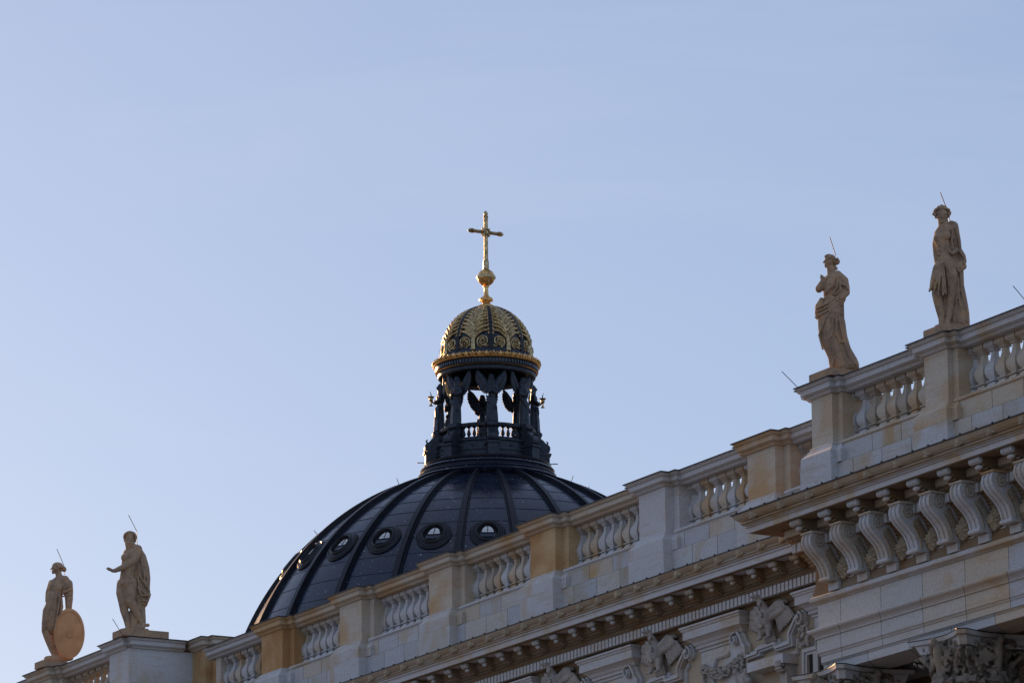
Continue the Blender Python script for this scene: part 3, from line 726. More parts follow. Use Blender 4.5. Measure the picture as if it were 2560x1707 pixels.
# side window, scroll bracket and its label stops beside the pavilion
q = [A(1060, 1420, O2), A(1060, 1030, O2), A(1330, 950, O2)]
mould(q, .28, WY, .14, 'window_frame', M['stone'], wing)
x0_, z0_ = A(1140, 1070, O2); MB().box(x0_, XL, 60.42, 60.49, z0_-4, z0_+.05).build('window_glass', M['dark'], wing)
x1_, _ = A(1230, 1070, O2); MB().box(x1_, x1_+.22, 60.36, 60.42, z0_-4, z0_).build('window_bar', M['white'], wing)
cb = MB(); cxx, czz = A(840, 1300, O2)
cb.box(cxx-.16, cxx+.16, 60.2, 60.5, czz-1.6, czz+.1)
for k in range(16):
    a = k*.6; r = .2-.011*k; cb.ball((cxx+.0, 60.15+r*math.cos(a)*.8, czz+r*math.sin(a)), (.17, .045, .05), 8, 5)
cb.build('scroll_bracket', M['ornament'], wing, 60)
sx, sz = A(200, 1480, O2)
hb = MB(); random.seed(9)
for k in range(26): hb.ball((sx+random.uniform(-.3, .3), 60.25-random.random()*.15, sz+random.uniform(-.35, .3)), random.uniform(.06, .13), 8, 5)
hm2 = hb.sculpt('carved_head', .022, 1); hm2.materials.append(M['ornament']); link('carved_head', hm2, None, wing)
mb_ = MB(); lx, lz = A(330, 1400, O2); rx_, rz_ = A(900, 1200, O2)
mb_.box(lx, rx_+.05, 60.05, 60.5, lz-.02, lz+.22); mb_.build('shelf_moulding', M['stone'], wing)
tr = MB(); random.seed(11); txx, tzz = A(1110, 760, O2)
for k in range(22): tr.ball((txx+random.uniform(-.25, .25)+.0, 60.38-random.random()*.12, tzz-.5*random.random()+.2), (.05, .05, .09), 7, 5, Matrix.Rotation(random.uniform(0, 3), 3, 'Y'))
tm = tr.sculpt('trophy_relief', .02, 1); tm.materials.append(M['ornament']); link('trophy_relief', tm, None, wing)

# ================================================================== LEFT PAVILION
KL = 1.02
lp = empty('corner_pavilion', (-138, 62, -1.7))
tag(lp, 'sandstone corner pavilion at far left, carrying two statues on its parapet', 'pavilion')
yl_ = 57.5*KL
a = -132.36*KL; b_ = -130.86*KL
# corner pedestal with a long return to the inner corner, then the stepped wall block
CP = shift(CAPP, KL)
path1 = [(a-.31, 62.5), (a-.31, yl_+.24), (a, yl_+.24), (a, yl_), (b_, yl_), (b_, 60.52), ]
def wallpiece(path, ptop, m, cm, name, sp=None):
    o = MB().sweep(path, [(0, 25.39*KL), (0, 20)], back=-.3).build(name, M[m], lp)
    MB().sweep(path, shift(CAPP, KL), back=-.3).build('pedestal_cap', M[cm], o)
    MB().sweep(path, shift([(.30, 25.713), (.315, 25.708), (.315, 25.685), (.285, 25.685)], KL), back=-.3).build('lead_flashing', M['lead'], o)
    return o
blk = MB().prism([(a-.31, 62.5), (a-.31, yl_+.24), (a, yl_+.24), (a, yl_), (b_, yl_), (b_, 62.5)], 20, 25.39*KL).build('corner_pedestal', M['stone'], lp)
lpath = [(a-.31, 62.5), (a-.31, yl_+.24), (a, yl_+.24), (a, yl_), (b_-.25, yl_), (b_-.25, yl_+.16), (b_, yl_+.16), (b_, 60.5)]
MB().sweep(lpath, CP, back=-.25).build('pedestal_cap', M['stone'], blk)
MB().sweep(lpath, shift(LEADP, KL), back=-.45).build('lead_flashing', M['lead'], blk)
MB().sweep(lpath, [(.0, 25.715*KL), (.0, 25.40*KL)], back=-1.0).build('cap_core', M['stone'], blk)
MB().sweep(lpath, shift(PLP, KL), back=-.25).build('plinth_moulding', M['stone'], blk)
# recessed ochre piece and stepped block
b2 = b_-.28
path2 = [(b2, 60.0), (b2, 60.84), (-129.91*KL, 60.84), (-129.91*KL, 61.09), (-129.65*KL, 61.09), (-129.65*KL, 63.5)]
o2_ = MB().sweep(path2, [(0, 25.40*KL), (0, 20)], back=-.6).build('stepped_wall', M['ochre'], lp)
MB().sweep(path2, CP, back=-.3).build('pedestal_cap', M['mixed'], o2_)
MB().sweep(path2, shift(LEADP, KL), back=-.5).build('lead_flashing', M['lead'], o2_)
# pedestal of the far left statue and its balustrade bay
s1 = -138.71*KL+.31
pier(lp, s1, s1+1.44, yl_, .24, .31, 60, KL, 'mixed', 'mixed', 'stone', 20)
pier(lp, s1-6.2, s1-4.8, yl_, .24, .31, 60, KL, 'stone', 'stone', 'stone', 20)
bay_coping(lp, s1+1.44+.62, a-.62+.0, yl_+.36, 60, KL); bay_coping(lp, s1-4.8+.62, s1-.62, yl_+.36, 60, KL)
rail(lp, s1+1.7, a-.3, yl_+.2, 60, KL); rail(lp, s1-4.6, s1-.3, yl_+.2, 60, KL)
xs = []; x = s1+1.44+.56
while x < a-.4: xs.append(x); x += .545
balusters(lp, xs, yl_+.67, 24.19*KL, 1.05, [2]*12)
xs = [s1-.6-.545*k for k in range(8)]
balusters(lp, xs, yl_+.67, 24.19*KL, 1.05, [2]*12)
MB().box(s1-9, b_, yl_+.1, 63.5, -1.7, 24.1*KL-.45).build('wall', M['wallstone'], lp)
MB().box(s1-9, b_, yl_+.1, 60.1, 24.1*KL-.449, 24.07*KL).build('parapet_course', M['wallstone'], lp)

# ================================================================== DOME
DX, DY = -185.137, 99.12
DR = math.hypot(DX, DY)
px = DR/math.cos(R(12))/F_PX                # metres per photo pixel at the dome
def zz(y):                                   # height on the dome axis seen at photo row y
    lo, hi = 0, 120
    for _ in range(50):
        m_ = (lo+hi)/2; v = Vector((DX, DY, m_)); yy = 853.5-F_PX*v.dot(CU)/v.dot(CF)
        if yy > y: lo = m_
        else: hi = m_
    return lo
AZ = math.atan2(-DY, -DX)                    # direction from the dome to the viewer
dome = empty('dome', (DX, DY, 20))
tag(dome, 'great dark ribbed copper dome with round oculus windows behind the parapet', 'dome')
DAx, DBz, ZC = 655*px, 703*px, zz(1890)
def prof_r(z):
    t = max(0, 1-((z-ZC)/DBz)**2); return DAx*math.sqrt(t)
NRIB = 24
ztop = zz(1211)
dp = [(DAx*1.0, 22.0), (DAx, ZC)]+[(DAx*math.cos(t), ZC+DBz*math.sin(t)) for t in [i*math.pi/2/48 for i in range(1, 49)] if ZC+DBz*math.sin(t) < ztop]
dp.append((prof_r(ztop), ztop)); dp.append((140*px, ztop+.02))
MB().lathe(dp, 192, (DX, DY), caps=False).build('dome_shell', M['dome'], dome, 40)
# sheet seams
sm_ = MB(); zs = zz(1560)
for y in range(0, 13):
    t = R(22+y*4.6)
    r, z = DAx*math.cos(t), ZC+DBz*math.sin(t)
    if z > ztop-.4: break
    n_ = (math.cos(t)/DAx, math.sin(t)/DBz); L = math.hypot(*n_); n_ = (n_[0]/L, n_[1]/L); tt = (-n_[1], n_[0])
    sm_.lathe([(r-tt[0]*.012-n_[0]*.01, z-tt[1]*.012-n_[1]*.01), (r-tt[0]*.012+n_[0]*.012, z-tt[1]*.012+n_[1]*.012), (r+tt[0]*.012+n_[0]*.012, z+tt[1]*.012+n_[1]*.012), (r+tt[0]*.012-n_[0]*.01, z+tt[1]*.012-n_[1]*.01)], 144, (DX, DY), caps=False)
sm_.build('sheet_seam', M['rib'], dome)
def rib(az):
    b = MB()
    da, rad = math.cos(az), math.sin(az)
    pts = []
    N = 44
    for i in range(N+1):
        t = -.05+(math.asin(min(1, (ztop-ZC)/DBz))+.05)*i/N
        r, z = DAx*math.cos(t), ZC+DBz*math.sin(t)
        n_ = (math.cos(t)/DAx, math.sin(t)/DBz); L = math.hypot(*n_); pts.append((r, z, n_[0]/L, n_[1]/L, t))
    for (w0, w1, h) in ((-1, 1, .10), (-.62, .62, .20)):
        vs = []
        for r, z, nr, nz, t in pts:
            wd = (.115+.30*(r/DAx))*1.0
            for s_, hh in ((w0, -.05), (w0, h), (w1, h), (w1, -.05)):
                q = wd*s_*.55; rr = r+nr*hh
                vs.append((DX+rr*da-q*rad, DY+rr*rad+q*da, z+nz*hh))
        fs = [(i*4+k, (i+1)*4+k, (i+1)*4+(k+1) % 4, i*4+(k+1) % 4) for i in range(N) for k in range(4)]+[(0, 1, 2, 3), tuple(N*4+k for k in (3, 2, 1, 0))]
        b.add(vs, fs)
    return b.build('rib', M['rib'], dome)
for k in range(NRIB): rib(AZ+R(7.5+15*k))
# oculus windows, leaning back with the shell
TO = math.asin(.652)
def oculus_meshes():
    """local frame: x tangential, y outward, z up; origin on the shell"""
    ri = MB()
    def ring(pr, sx=1.0, sz=1.0, n=40):
        vs = []; k = len(pr)
        for i in range(n):
            a = 2*math.pi*i/n
            for r, y in pr: vs.append((r*math.cos(a)*sx, y, r*math.sin(a)*sz))
        ri.add(vs, [(i*k+j, ((i+1) % n)*k+j, ((i+1) % n)*k+j+1, i*k+j+1) for i in range(n) for j in range(k-1)])
    K = px
    ring([(44*K, -.2), (44*K, .03), (41.5*K, .05), (40*K, .10), (37*K, .12), (35*K, .09), (31*K, .10), (29*K, .19), (26*K, .22), (24.5*K, .18), (24*K, .10), (22.5*K, .0)], 1.0, 1.12)
    r1 = ri.mesh('oculus_frame', 40); r1.materials.append(M['rib'])
    s = MB(); n = 24
    s.add([(23*K*math.cos(2*math.pi*i/n), .03, 26*K*math.sin(2*math.pi*i/n)) for i in range(n)], [tuple(range(n))])
    s_ = s.mesh('oculus_recess'); s_.materials.append(M['dark'])
    p = MB(); pts = [(14.5*K*math.cos(math.pi*i/16), 24*K*math.sin(math.pi*i/16)) for i in range(17)]
    p.add([(x, .075, z) for x, z in pts]+[(x, .02, z) for x, z in pts], [tuple(range(17))]+[(i, (i+1) % 17, (i+1) % 17+17, i+17) for i in range(17)])
    p_ = p.mesh('oculus_pane'); p_.materials.append(M['pane'])
    g_ = MB(); g_.box(-.014, .014, .07, .095, 0, 23*K); g_.box(-15*K, 15*K, .06, .11, -.05, .0); g_.box(-13*K, 13*K, .07, .082, 9*K, 9*K+.012)
    g2 = g_.mesh('glazing_bar'); g2.materials.append(M['rib'])
    bs = MB()
    bs.box(-19*K, 19*K, .0, .09, -15*K, -3.5*K); b2_ = bs.mesh('oculus_sill'); b2_.materials.append(M['dome'])
    return r1, s_, p_, g2, b2_
om = oculus_meshes()
lean = math.atan2(math.sin(TO)/DBz, math.cos(TO)/DAx)
for k in range(NRIB):
    az = AZ+R(15*k)
    r, z = DAx*math.cos(TO), ZC+DBz*math.sin(TO)
    fr = bpy.data.objects.new('oculus', om[0]); C.objects.link(fr)
    # axes: x tangential, y outward normal, z up the slope
    rad = Vector((math.cos(az), math.sin(az), 0)); tx = Vector((-math.sin(az), math.cos(az), 0))
    nn = (rad*math.cos(lean)+Vector((0, 0, 1))*math.sin(lean)); up = tx.cross(nn)*-1; up = nn.cross(tx)*-1 if False else Vector((0, 0, 1))*math.cos(lean)-rad*math.sin(lean)
    W_ = Matrix(((-tx.x, nn.x, up.x, DX+rad.x*r), (-tx.y, nn.y, up.y, DY+rad.y*r), (-tx.z, nn.z, up.z, z), (0, 0, 0, 1)))
    fr.parent = dome; fr.matrix_parent_inverse = wm(dome).inverted() @ W_
    for nm, me in zip(('recess', 'pane', 'glazing_bar', 'sill'), om[1:]):
        q = bpy.data.objects.new(nm, me); C.objects.link(q); q.parent = fr
# mouldings at the top of the shell
def rg(lst): return [(w_*px, zz(y)) for w_, y in lst]
MB().lathe(rg([(168, 1214), (178, 1207), (180, 1203), (176, 1199), (172, 1197), (174, 1194), (170, 1190), (166, 1188), (165, 1186), (167, 1184), (169, 1181), (167, 1178), (163, 1176), (158, 1176), (156, 1172), (160, 1171), (161, 1168), (157, 1166), (150, 1166), (20, 1165)]), 96, (DX, DY), caps=False).build('crown_moulding', M['dome'], dome, 35)

# ================================================================== LANTERN
lan = empty('lantern', (DX, DY, zz(1166)))
tag(lan, 'open round bronze lantern with gilded cupola standing on top of the dome', 'lantern')
MB().lathe(rg([(128, 1168), (128, 1150), (131, 1149), (131, 1147), (126, 1146), (125, 1127), (129, 1125), (129, 1121), (122, 1120), (100, 1120)]), 64, (DX, DY), caps=False).build('drum', M['bronze'], lan, 35)
pn = MB()
for k in range(24):
    a = AZ+R(5.7+15*k+7.5); pn.ball((DX+126*px*math.cos(a), DY+126*px*math.sin(a), zz(1137)), .07, 6, 4)
pn.build('drum_stud', M['bronze'], lan)
MB().lathe(rg([(108, 1120), (112, 1120), (112, 1117), (106, 1116), (106, 1112)]), 64, (DX, DY), caps=False).build('balustrade_plinth', M['bronze'], lan)
MB().lathe(rg([(122, 1090), (124, 1086), (124, 1082), (119, 1080), (102, 1080), (102, 1088), (122, 1090)]), 64, (DX, DY), caps=False).build('handrail', M['bronze'], lan, 40)
lb = MB().lathe([(.08, 0), (.08, .05), (.045, .07), (.045, .09), (.085, .16), (.09, .20), (.06, .28), (.04, .36), (.045, .40), (.08, .42), (.08, .47)], 10).mesh('small_baluster', 50); lb.materials.append(M['bronze'])
hgt = zz(1088)-zz(1118)
for k in range(48):
    if k % 6 in (0,): continue
    a = AZ+R(5.7+7.5*k); o = put('small_baluster', lb, lan, (DX+110*px*math.cos(a), DY+110*px*math.sin(a), zz(1118)), (1.1, 1.1, hgt/.47))
def radial(az):                              # local x = tangential, y = inward, z up
    return Matrix(((-math.sin(az), -math.cos(az), 0, DX), (math.cos(az), -math.sin(az), 0, DY), (0, 0, 1, 0), (0, 0, 0, 1)))
def rput(name, me, az, parent):
    o = bpy.data.objects.new(name, me); C.objects.link(o); o.parent = parent
    o.matrix_parent_inverse = wm(parent).inverted() @ radial(az); return o
Z0 = zz(1166)
def zr(y): return zz(y)
def buttress():
    b = MB(); t = .20*1.1
    # pedestal
    b.box(-t*1.15, t*1.15, -156*px, -110*px, Z0-.02, zr(1139)); b.box(-t*1.35, t*1.35, -160*px, -110*px, zr(1139), zr(1134))
    pr = [(-150, 1134), (-157, 1128), (-156, 1118), (-151, 1112), (-146, 1108), (-140, 1101), (-134, 1097), (-131, 1092), (-133, 1086), (-134, 1081), (-128, 1078), (-110, 1078), (-110, 1134)]
    b.vprism([(o*px, zr(y)) for o, y in pr], -t, t)
    b.tube([(-t*1.1, -146*px, zr(1122)), (t*1.1, -146*px, zr(1122))], .22, 14); b.tube([(-t*1.1, -131*px, zr(1088)), (t*1.1, -131*px, zr(1088))], .13, 12)
    b.tube([(0, -150*px, zr(1111)), (0, -153*px, zr(1104)), (0, -149*px, zr(1101))], [.05, .04, .02], 6)
    m = b.mesh('buttress', 35); m.materials.append(M['bronze']); return m
bt = buttress()
corb = MB().lathe([(.10, zr(1136)), (.22, zr(1132)), (.24, zr(1128)), (.14, zr(1122)), (.15, zr(1116)), (.24, zr(1108)), (.25, zr(1102)), (.17, zr(1096)), (.17, zr(1092)), (.25, zr(1090)), (.27, zr(1088)), (.27, zr(1083))], 12, (0, -122*px)).mesh('corbel', 45); corb.materials.append(M['bronze'])
col = MB().box(-.13, .13, -104*px, -88*px, zr(1116), zr(945)).mesh('pillar'); col.materials.append(M['bronze'])
for k in range(8):
    az = AZ+R(5.7+45*k); rput('buttress', bt, az, lan); rput('corbel', corb, az, lan); 
MB().lathe(rg([(96, 944), (98, 940), (121, 949), (123, 947), (124, 940), (122, 939), (126, 938), (126, 936)]), 72, (DX, DY), caps=False).build('entablature_soffit', M['bronze'], lan, 30)
MB().lathe(rg([(124, 937.5), (128, 937), (129.5, 935.5), (128, 934), (126, 933)]), 96, (DX, DY), caps=False).build('gilt_bead_band', M['bright'], lan, 40)
MB().lathe(rg([(127, 934), (127, 922), (131, 921), (131, 919)]), 72, (DX, DY), caps=False).build('dentil_frieze', M['bronze'], lan, 30)
MB().lathe(rg([(97, 944), (97, 925), (96, 900)]), 72, (DX, DY), caps=False).build('inner_ring', M['bronze'], lan, 30)
for k in range(60):
    a = AZ+R(6*k); 
bx_ = MB().box(-.045, .045, -130*px, -126*px, zr(932), zr(923.5)).mesh('dentil'); bx_.materials.append(M['dome'])
for k in range(96): rput('dentil', bx_, AZ+R(3.75*k), lan)
MB().lathe(rg([(129, 921.5), (134, 920.5), (135, 918.5), (133, 917), (131, 917.5), (131, 916.5)]), 96, (DX, DY), caps=False).build('gilt_crown_band', M['bright'], lan, 40)
lf = MB()
lf.chain([(0, -132*px, zr(917.5), .07), (0, -133*px, zr(913), .085), (0, -134*px, zr(909), .05)], 8)
for s in (-1, 1): lf.chain([(s*.04, -132*px, zr(917), .045), (s*.09, -133*px, zr(912), .035), (s*.11, -134*px, zr(910), .022)], 6)
lfm = lf.mesh('gilt_leaf', 60); lfm.materials.append(M['bright'])
st_ = MB().tube([(0, -132.5*px, zr(917)), (0, -133*px, zr(909))], [.02, .02], 6).ball((0, -133*px, zr(910)), .042, 6, 4).mesh('gilt_bud', 60); st_.materials.append(M['bright'])
for k in range(48): rput('gilt_leaf', lfm, AZ+R(7.5*k), lan); rput('gilt_bud', st_, AZ+R(7.5*k+3.75), lan)
# cupola
GA, GZ0, GB = 113*px, zz(893), zz(770)-zz(893)
def gp(t): return (GA*math.cos(t)**.93, GZ0+GB*math.sin(t))
cup = MB().lathe(rg([(131, 917), (130.5, 911), (124, 907), (117, 903), (116, 898)])+[gp(R(a)) for a in range(0, 90, 4)]+[(.2, GZ0+GB)], 96, (DX, DY), caps=False).build('cupola', M['bronze'], lan, 40)
def on(t, u, h=0.0):
    """point on cupola at elevation t, tangential half width u (metres), lifted h: radial frame"""
    r, z = gp(t); n_ = (math.cos(t)/GA, math.sin(t)/GB); L = math.hypot(*n_); rr = r+n_[0]/L*h
    al = u/max(rr, .05); return (rr*math.sin(al), -rr*math.cos(al), z+n_[1]/L*h)
def cup_rib():
    b = MB(); vs = []; N = 26
    for i in range(N+1):
        t = R(-2+84*i/N); wd = .03+.07*math.cos(t)
        for u, h in ((-wd, -.02), (-wd, .07), (wd, .07), (wd, -.02)): vs.append(on(t, u, h))
    b.add(vs, [(i*4+k, (i+1)*4+k, (i+1)*4+(k+1) % 4, i*4+(k+1) % 4) for i in range(N) for k in range(4)])
    m = b.mesh('cupola_rib'); m.materials.append(M['rib']); return m
def palm():
    b = MB()
    W0 = lambda t: gp(t)[0]*math.tan(R(22.5))*.93-.04
    vs = []; NS = 24
    for i in range(NS+1):
        t = R(12+68*i/NS); wv = W0(t)*.80*math.sin(min(1, (i+.5)/6)*math.pi/2)
        for u, h in ((-wv, .005), (-wv*.5, .03), (0, .02), (wv*.5, .03), (wv, .005)): vs.append(on(t, u, h))
    b.add(vs, [(i*5+k, i*5+k+1, (i+1)*5+k+1, (i+1)*5+k) for i in range(NS) for k in range(4)])
    b.chain([(*on(R(-2), 0, .03), .13), (*on(R(10), 0, .04), .10), (*on(R(50), 0, .01), .045), (*on(R(76), 0, .0), .015)], 8)
    for j in range(13):
        t0 = 9+j*5.6; tt = R(min(80, t0+10)); te = R(min(81, t0+7))
        ww = W0(tt)
        for s in (-1, 1):
            pts = []
            for q in range(6):
                f = q/5; t = R(t0)+(tt-R(t0))*math.sin(f*math.pi*.62)/math.sin(math.pi*.62)*1.0
                pts.append((*on(min(t, R(88)), s*ww*f, .015+.06*math.sin(f*math.pi)*math.cos(tt)), (.070-.018*f)*max(.25, math.cos(tt))+.005))
            b.chain(pts, 6)
            b.ball(on(te, s*ww*.98, .03), .065*max(.3, math.cos(tt))+.006, 6, 4)
    for s in (-1, 1):                       # scroll rosettes at the foot
        uc, tc = W0(R(8))*.60, 6.5
        sp = []
        for k in range(20):
            a = -1.2+k*.5; rr = .30-.0095*k
            sp.append((*on(R(tc+rr*math.sin(a)*24), s*(uc-rr*math.cos(a)), .03), .042))
        b.chain(sp, 5)
        for k in range(6): b.ball(on(R(tc+2.4*math.sin(k*1.05)), s*(uc+.09*math.cos(k*1.05)), .07), .05, 6, 4)
        random.seed(12)
        for k in range(30): b.ball(on(R(tc+random.uniform(-6, 5)), s*(uc+random.uniform(-.26, .26)), .02), random.uniform(.02, .045), 5, 4)
    m = b.mesh('gilt_palm_leaf', 50); m.materials.append(M['gold']); return m
crb, plm = cup_rib(), palm()
for k in range(8): rput('cupola_rib', crb, AZ+R(5.7+45*k), lan); rput('gilt_palm_leaf', plm, AZ+R(5.7+22.5+45*k), lan)
# 8 bars / torches on the rim
tk = MB().tube([(0, -150*px, zr(1159)), (0, -177*px, zr(1159))], .022, 6).mesh('stay_bar'); tk.materials.append(M['rod'])
for a in (-90, 90): rput('stay_bar', tk, AZ+R(5.7+a+(-3 if a > 0 else 0)), lan)

# ---------------- cross on the cupola
crs = empty('cross', (DX, DY, zz(771)))
tag(crs, 'gilded cross on a banded orb crowning the cupola', 'cross')
MB().lathe(rg([(22, 772), (21, 768), (20, 765), (14, 762), (10, 759), (9.5, 757), (12, 754), (17, 752.5), (17.5, 749), (15, 745), (9, 742), (6.2, 737), (5.3, 728), (5.3, 719), (8, 718), (8, 716)]), 32, (DX, DY)).build('finial_stem', M['bright'], crs, 30)
bc = zz(694)
orb = MB().ball((DX, DY, bc), 22*px, 32, 20).build('orb', M['bright'], crs, 60)
MB().lathe([(21*px, bc-.09), (24*px, bc-.06), (24.5*px, bc), (24*px, bc+.06), (21*px, bc+.09)], 40, (DX, DY)).build('orb_band', M['gold'], orb, 30)
msh = MB(); ydir = R(90)
for k in range(15):
    t = R(-62+k*8.6); a = AZ+.38
    p = Vector((DX+22.4*px*math.cos(t)*math.cos(a), DY+22.4*px*math.cos(t)*math.sin(a), bc+22.4*px*math.sin(t))); msh.tube([p-Vector((-math.sin(a), math.cos(a), 0))*.05, p+Vector((-math.sin(a), math.cos(a), 0))*.05], .012, 5)
msh.build('orb_ornament', M['gold'], orb)
MB().lathe(rg([(7.5, 673), (7.5, 655), (6.6, 652), (6.6, 650)]), 12, (DX, DY)).build('socket', M['gold'], crs)
def bar(p, q, r, cap_=True):
    b = MB(); b.tube([p, q], r, 8); d = (Vector(q)-Vector(p)).normalized()
    for off in ((1, 0), (0, 1)):
        pass
    return b
zc_, zt_ = zz(581), zz(540)
sh_ = MB().tube([(DX, DY, zz(652)), (DX, DY, zt_)], 5.2*px, 8).build('shaft', M['gold'], crs)
ed = MB()
for k in range(4):
    a = R(45+90*k); ed.tube([(DX+4.6*px*math.cos(a), DY+4.6*px*math.sin(a), zz(650)), (DX+4.6*px*math.cos(a), DY+4.6*px*math.sin(a), zt_)], .022, 5)
ed.build('shaft_edge', M['gold'], sh_)
AL = 51*px
for s in (-1, 1):
    am = MB().tube([(DX, DY+s*.08, zc_), (DX, DY+s*AL*.76, zc_)], 4.7*px, 8).build('arm', M['gold'], crs)
    b = MB()
    b.tube([(DX, DY+s*AL*.70, zc_), (DX, DY+s*AL*.72, zc_)], 6*px, 12); b.tube([(DX, DY+s*AL*.76, zc_), (DX, DY+s*AL*.80, zc_)], 6.4*px, 12)
    b.tube([(DX, DY+s*AL*f, zc_) for f in (.80, .86, .93, 1.0)], [4*px, 6*px, 4.2*px, 1*px], 12)
    b.build('bud', M['gold'], am, 50)
b = MB(); b.tube([(DX, DY, zz(543)), (DX, DY, zz(540.5))], 6.6*px, 12); b.tube([(DX, DY, zz(y)) for y in (539, 535, 531, 527)], [4.5*px, 6.2*px, 4.2*px, 1*px], 12)
b.build('bud', M['gold'], sh_, 50)
b = MB().box(DX-.12, DX+.12, DY-.17, DY+.17, zc_-.17, zc_+.17)
for k in range(10):
    a = k*.628
    for s in (-1, 1): b.ball((DX+s*.13, DY+.12*math.cos(a), zc_+.12*math.sin(a)), .05, 6, 4)
for s in (-1, 1):
    for t in (-1, 1): b.ball((DX, DY+s*.16, zc_+t*.16), .055, 6, 4)
b.build('rosette', M['gold'], crs, 60)

# ---------------- angels
def angel_body():
    b = MB(); y0 = -118*px; K = px
    def P(x, z, y=0): return (x*K, y0+y*K, zr(z+21))
    b.chain([(*P(0, 1052), 11.5*K), (*P(0, 1030), 11*K), (*P(0, 1000), 9.5*K), (*P(0, 987), 8*K), (*P(0, 974), 10*K)], 12)
    b.chain([(*P(-9, 972), 7*K), (*P(9, 972), 7*K)])
    b.chain([(*P(0, 966), 6*K), (*P(0, 957, -1), 5.5*K)])
    b.ball(P(0, 951, -1.5), (5.8*K, 7*K, 8.5*K)); b.ball(P(0, 951, -8.8), (1.3*K, 2*K, 2.2*K))
    b.ball(P(0, 946.5, 2), (7.8*K, 8*K, 7.5*K)); b.chain([(*P(-6, 951, 3), 3*K), (*P(-7.5, 963, 2), 2.4*K)]); b.chain([(*P(6, 951, 3), 3*K), (*P(7.5, 963, 2), 2.4*K)])
    b.chain([(*P(-13, 974), 5.2*K), (*P(-15, 984, -3), 5*K), (*P(-7, 988, -11), 4*K), (*P(-1, 984, -14), 2.6*K)])
    b.chain([(*P(13, 974), 5.2*K), (*P(15, 984, -3), 5*K), (*P(7, 988, -11), 4*K), (*P(1, 984, -14), 2.6*K)])
    for x in (-12, -8, -4, 0, 4, 8, 12): b.chain([(*P(x*.75, 1000, -10+abs(x)*.45), 1.7*K), (*P(x, 1030, -13+abs(x)*.5), 2.3*K), (*P(x*1.15, 1060, -14+abs(x)*.55), 2.6*K)], 8)
    for k in range(6): b.chain([(*P(-14+3*k, 996+k*1.5, -9-.5*k), 2*K), (*P(-8+4*k, 1012+k*3, -12), 2*K)], 8)
    b.chain([(*P(-11, 1004, -4), 4*K), (*P(11, 1004, -4), 4*K)])
    b.tube([P(0, 1062), P(0, 1058)], 14*K, 14)
    m = b.sculpt('angel_body', .03, 1); m.materials.append(M['bronze']); return m
def angel_wing(s):
    b = MB(); y0 = -118*px; K = px
    def P(x, z, y=0): return (s*x*K, y0+y*K, zr(z+21))
    arc = [(11, 989), (16, 988), (21, 985), (25, 981), (29, 977), (32, 972), (35, 966), (37.5, 960), (39, 953), (39.5, 946), (39, 939), (37, 932)]
    b.chain([(*P(6, 974, 6), 3.5*K), (*P(12, 956, 8), 3.2*K), (*P(24, 939, 9), 2.6*K), (*P(36, 928, 9), 1.4*K)], 8)
    n = len(arc)
    for q in range(2*n-1):
        j = q/2; i0, i1 = int(j), min(n-1, int(j+.5)); x1, z1 = (arc[i0][0]+arc[i1][0])/2, (arc[i0][1]+arc[i1][1])/2
        if q % 2: x1 -= 1.6; z1 -= 1.2
        t = j/(n-1); x0, z0 = 8+24*t, 968-36*t
        b.chain([(*P(x0, z0, 7), 2.0*K), (*P((x0+x1)/2, (z0+z1)/2, 8), 1.9*K), (*P(x1, z1, 9), 1.5*K)], 6)
        if not q % 2: b.chain([(*P(x0, z0, 4.6), 1.2*K), (*P(x0*.62+x1*.38, z0*.62+z1*.38, 4.6), 1.3*K)], 6)
    m = b.sculpt('angel_wing', .028, 0); m.materials.append(M['bronze']); return m
ab_, wl_, wr_ = angel_body(), angel_wing(-1), angel_wing(1)
ALAB = ['winged bronze angel at front centre of the lantern, hands joined', 'winged bronze angel right of the front centre one on the lantern, sash over its arm', 'bronze angel at the far right side of the lantern holding a chalice lamp outward', 'rear bronze angel seen in silhouette at right between lantern pillars',
        'bronze angel at the back of the lantern seen in silhouette with raised wings at centre', 'rear bronze angel in silhouette at left between the lantern figures', 'bronze angel at the far left side of the lantern holding a chalice lamp outward', 'winged bronze angel left of the front centre one on the lantern, holding a gilt palm']
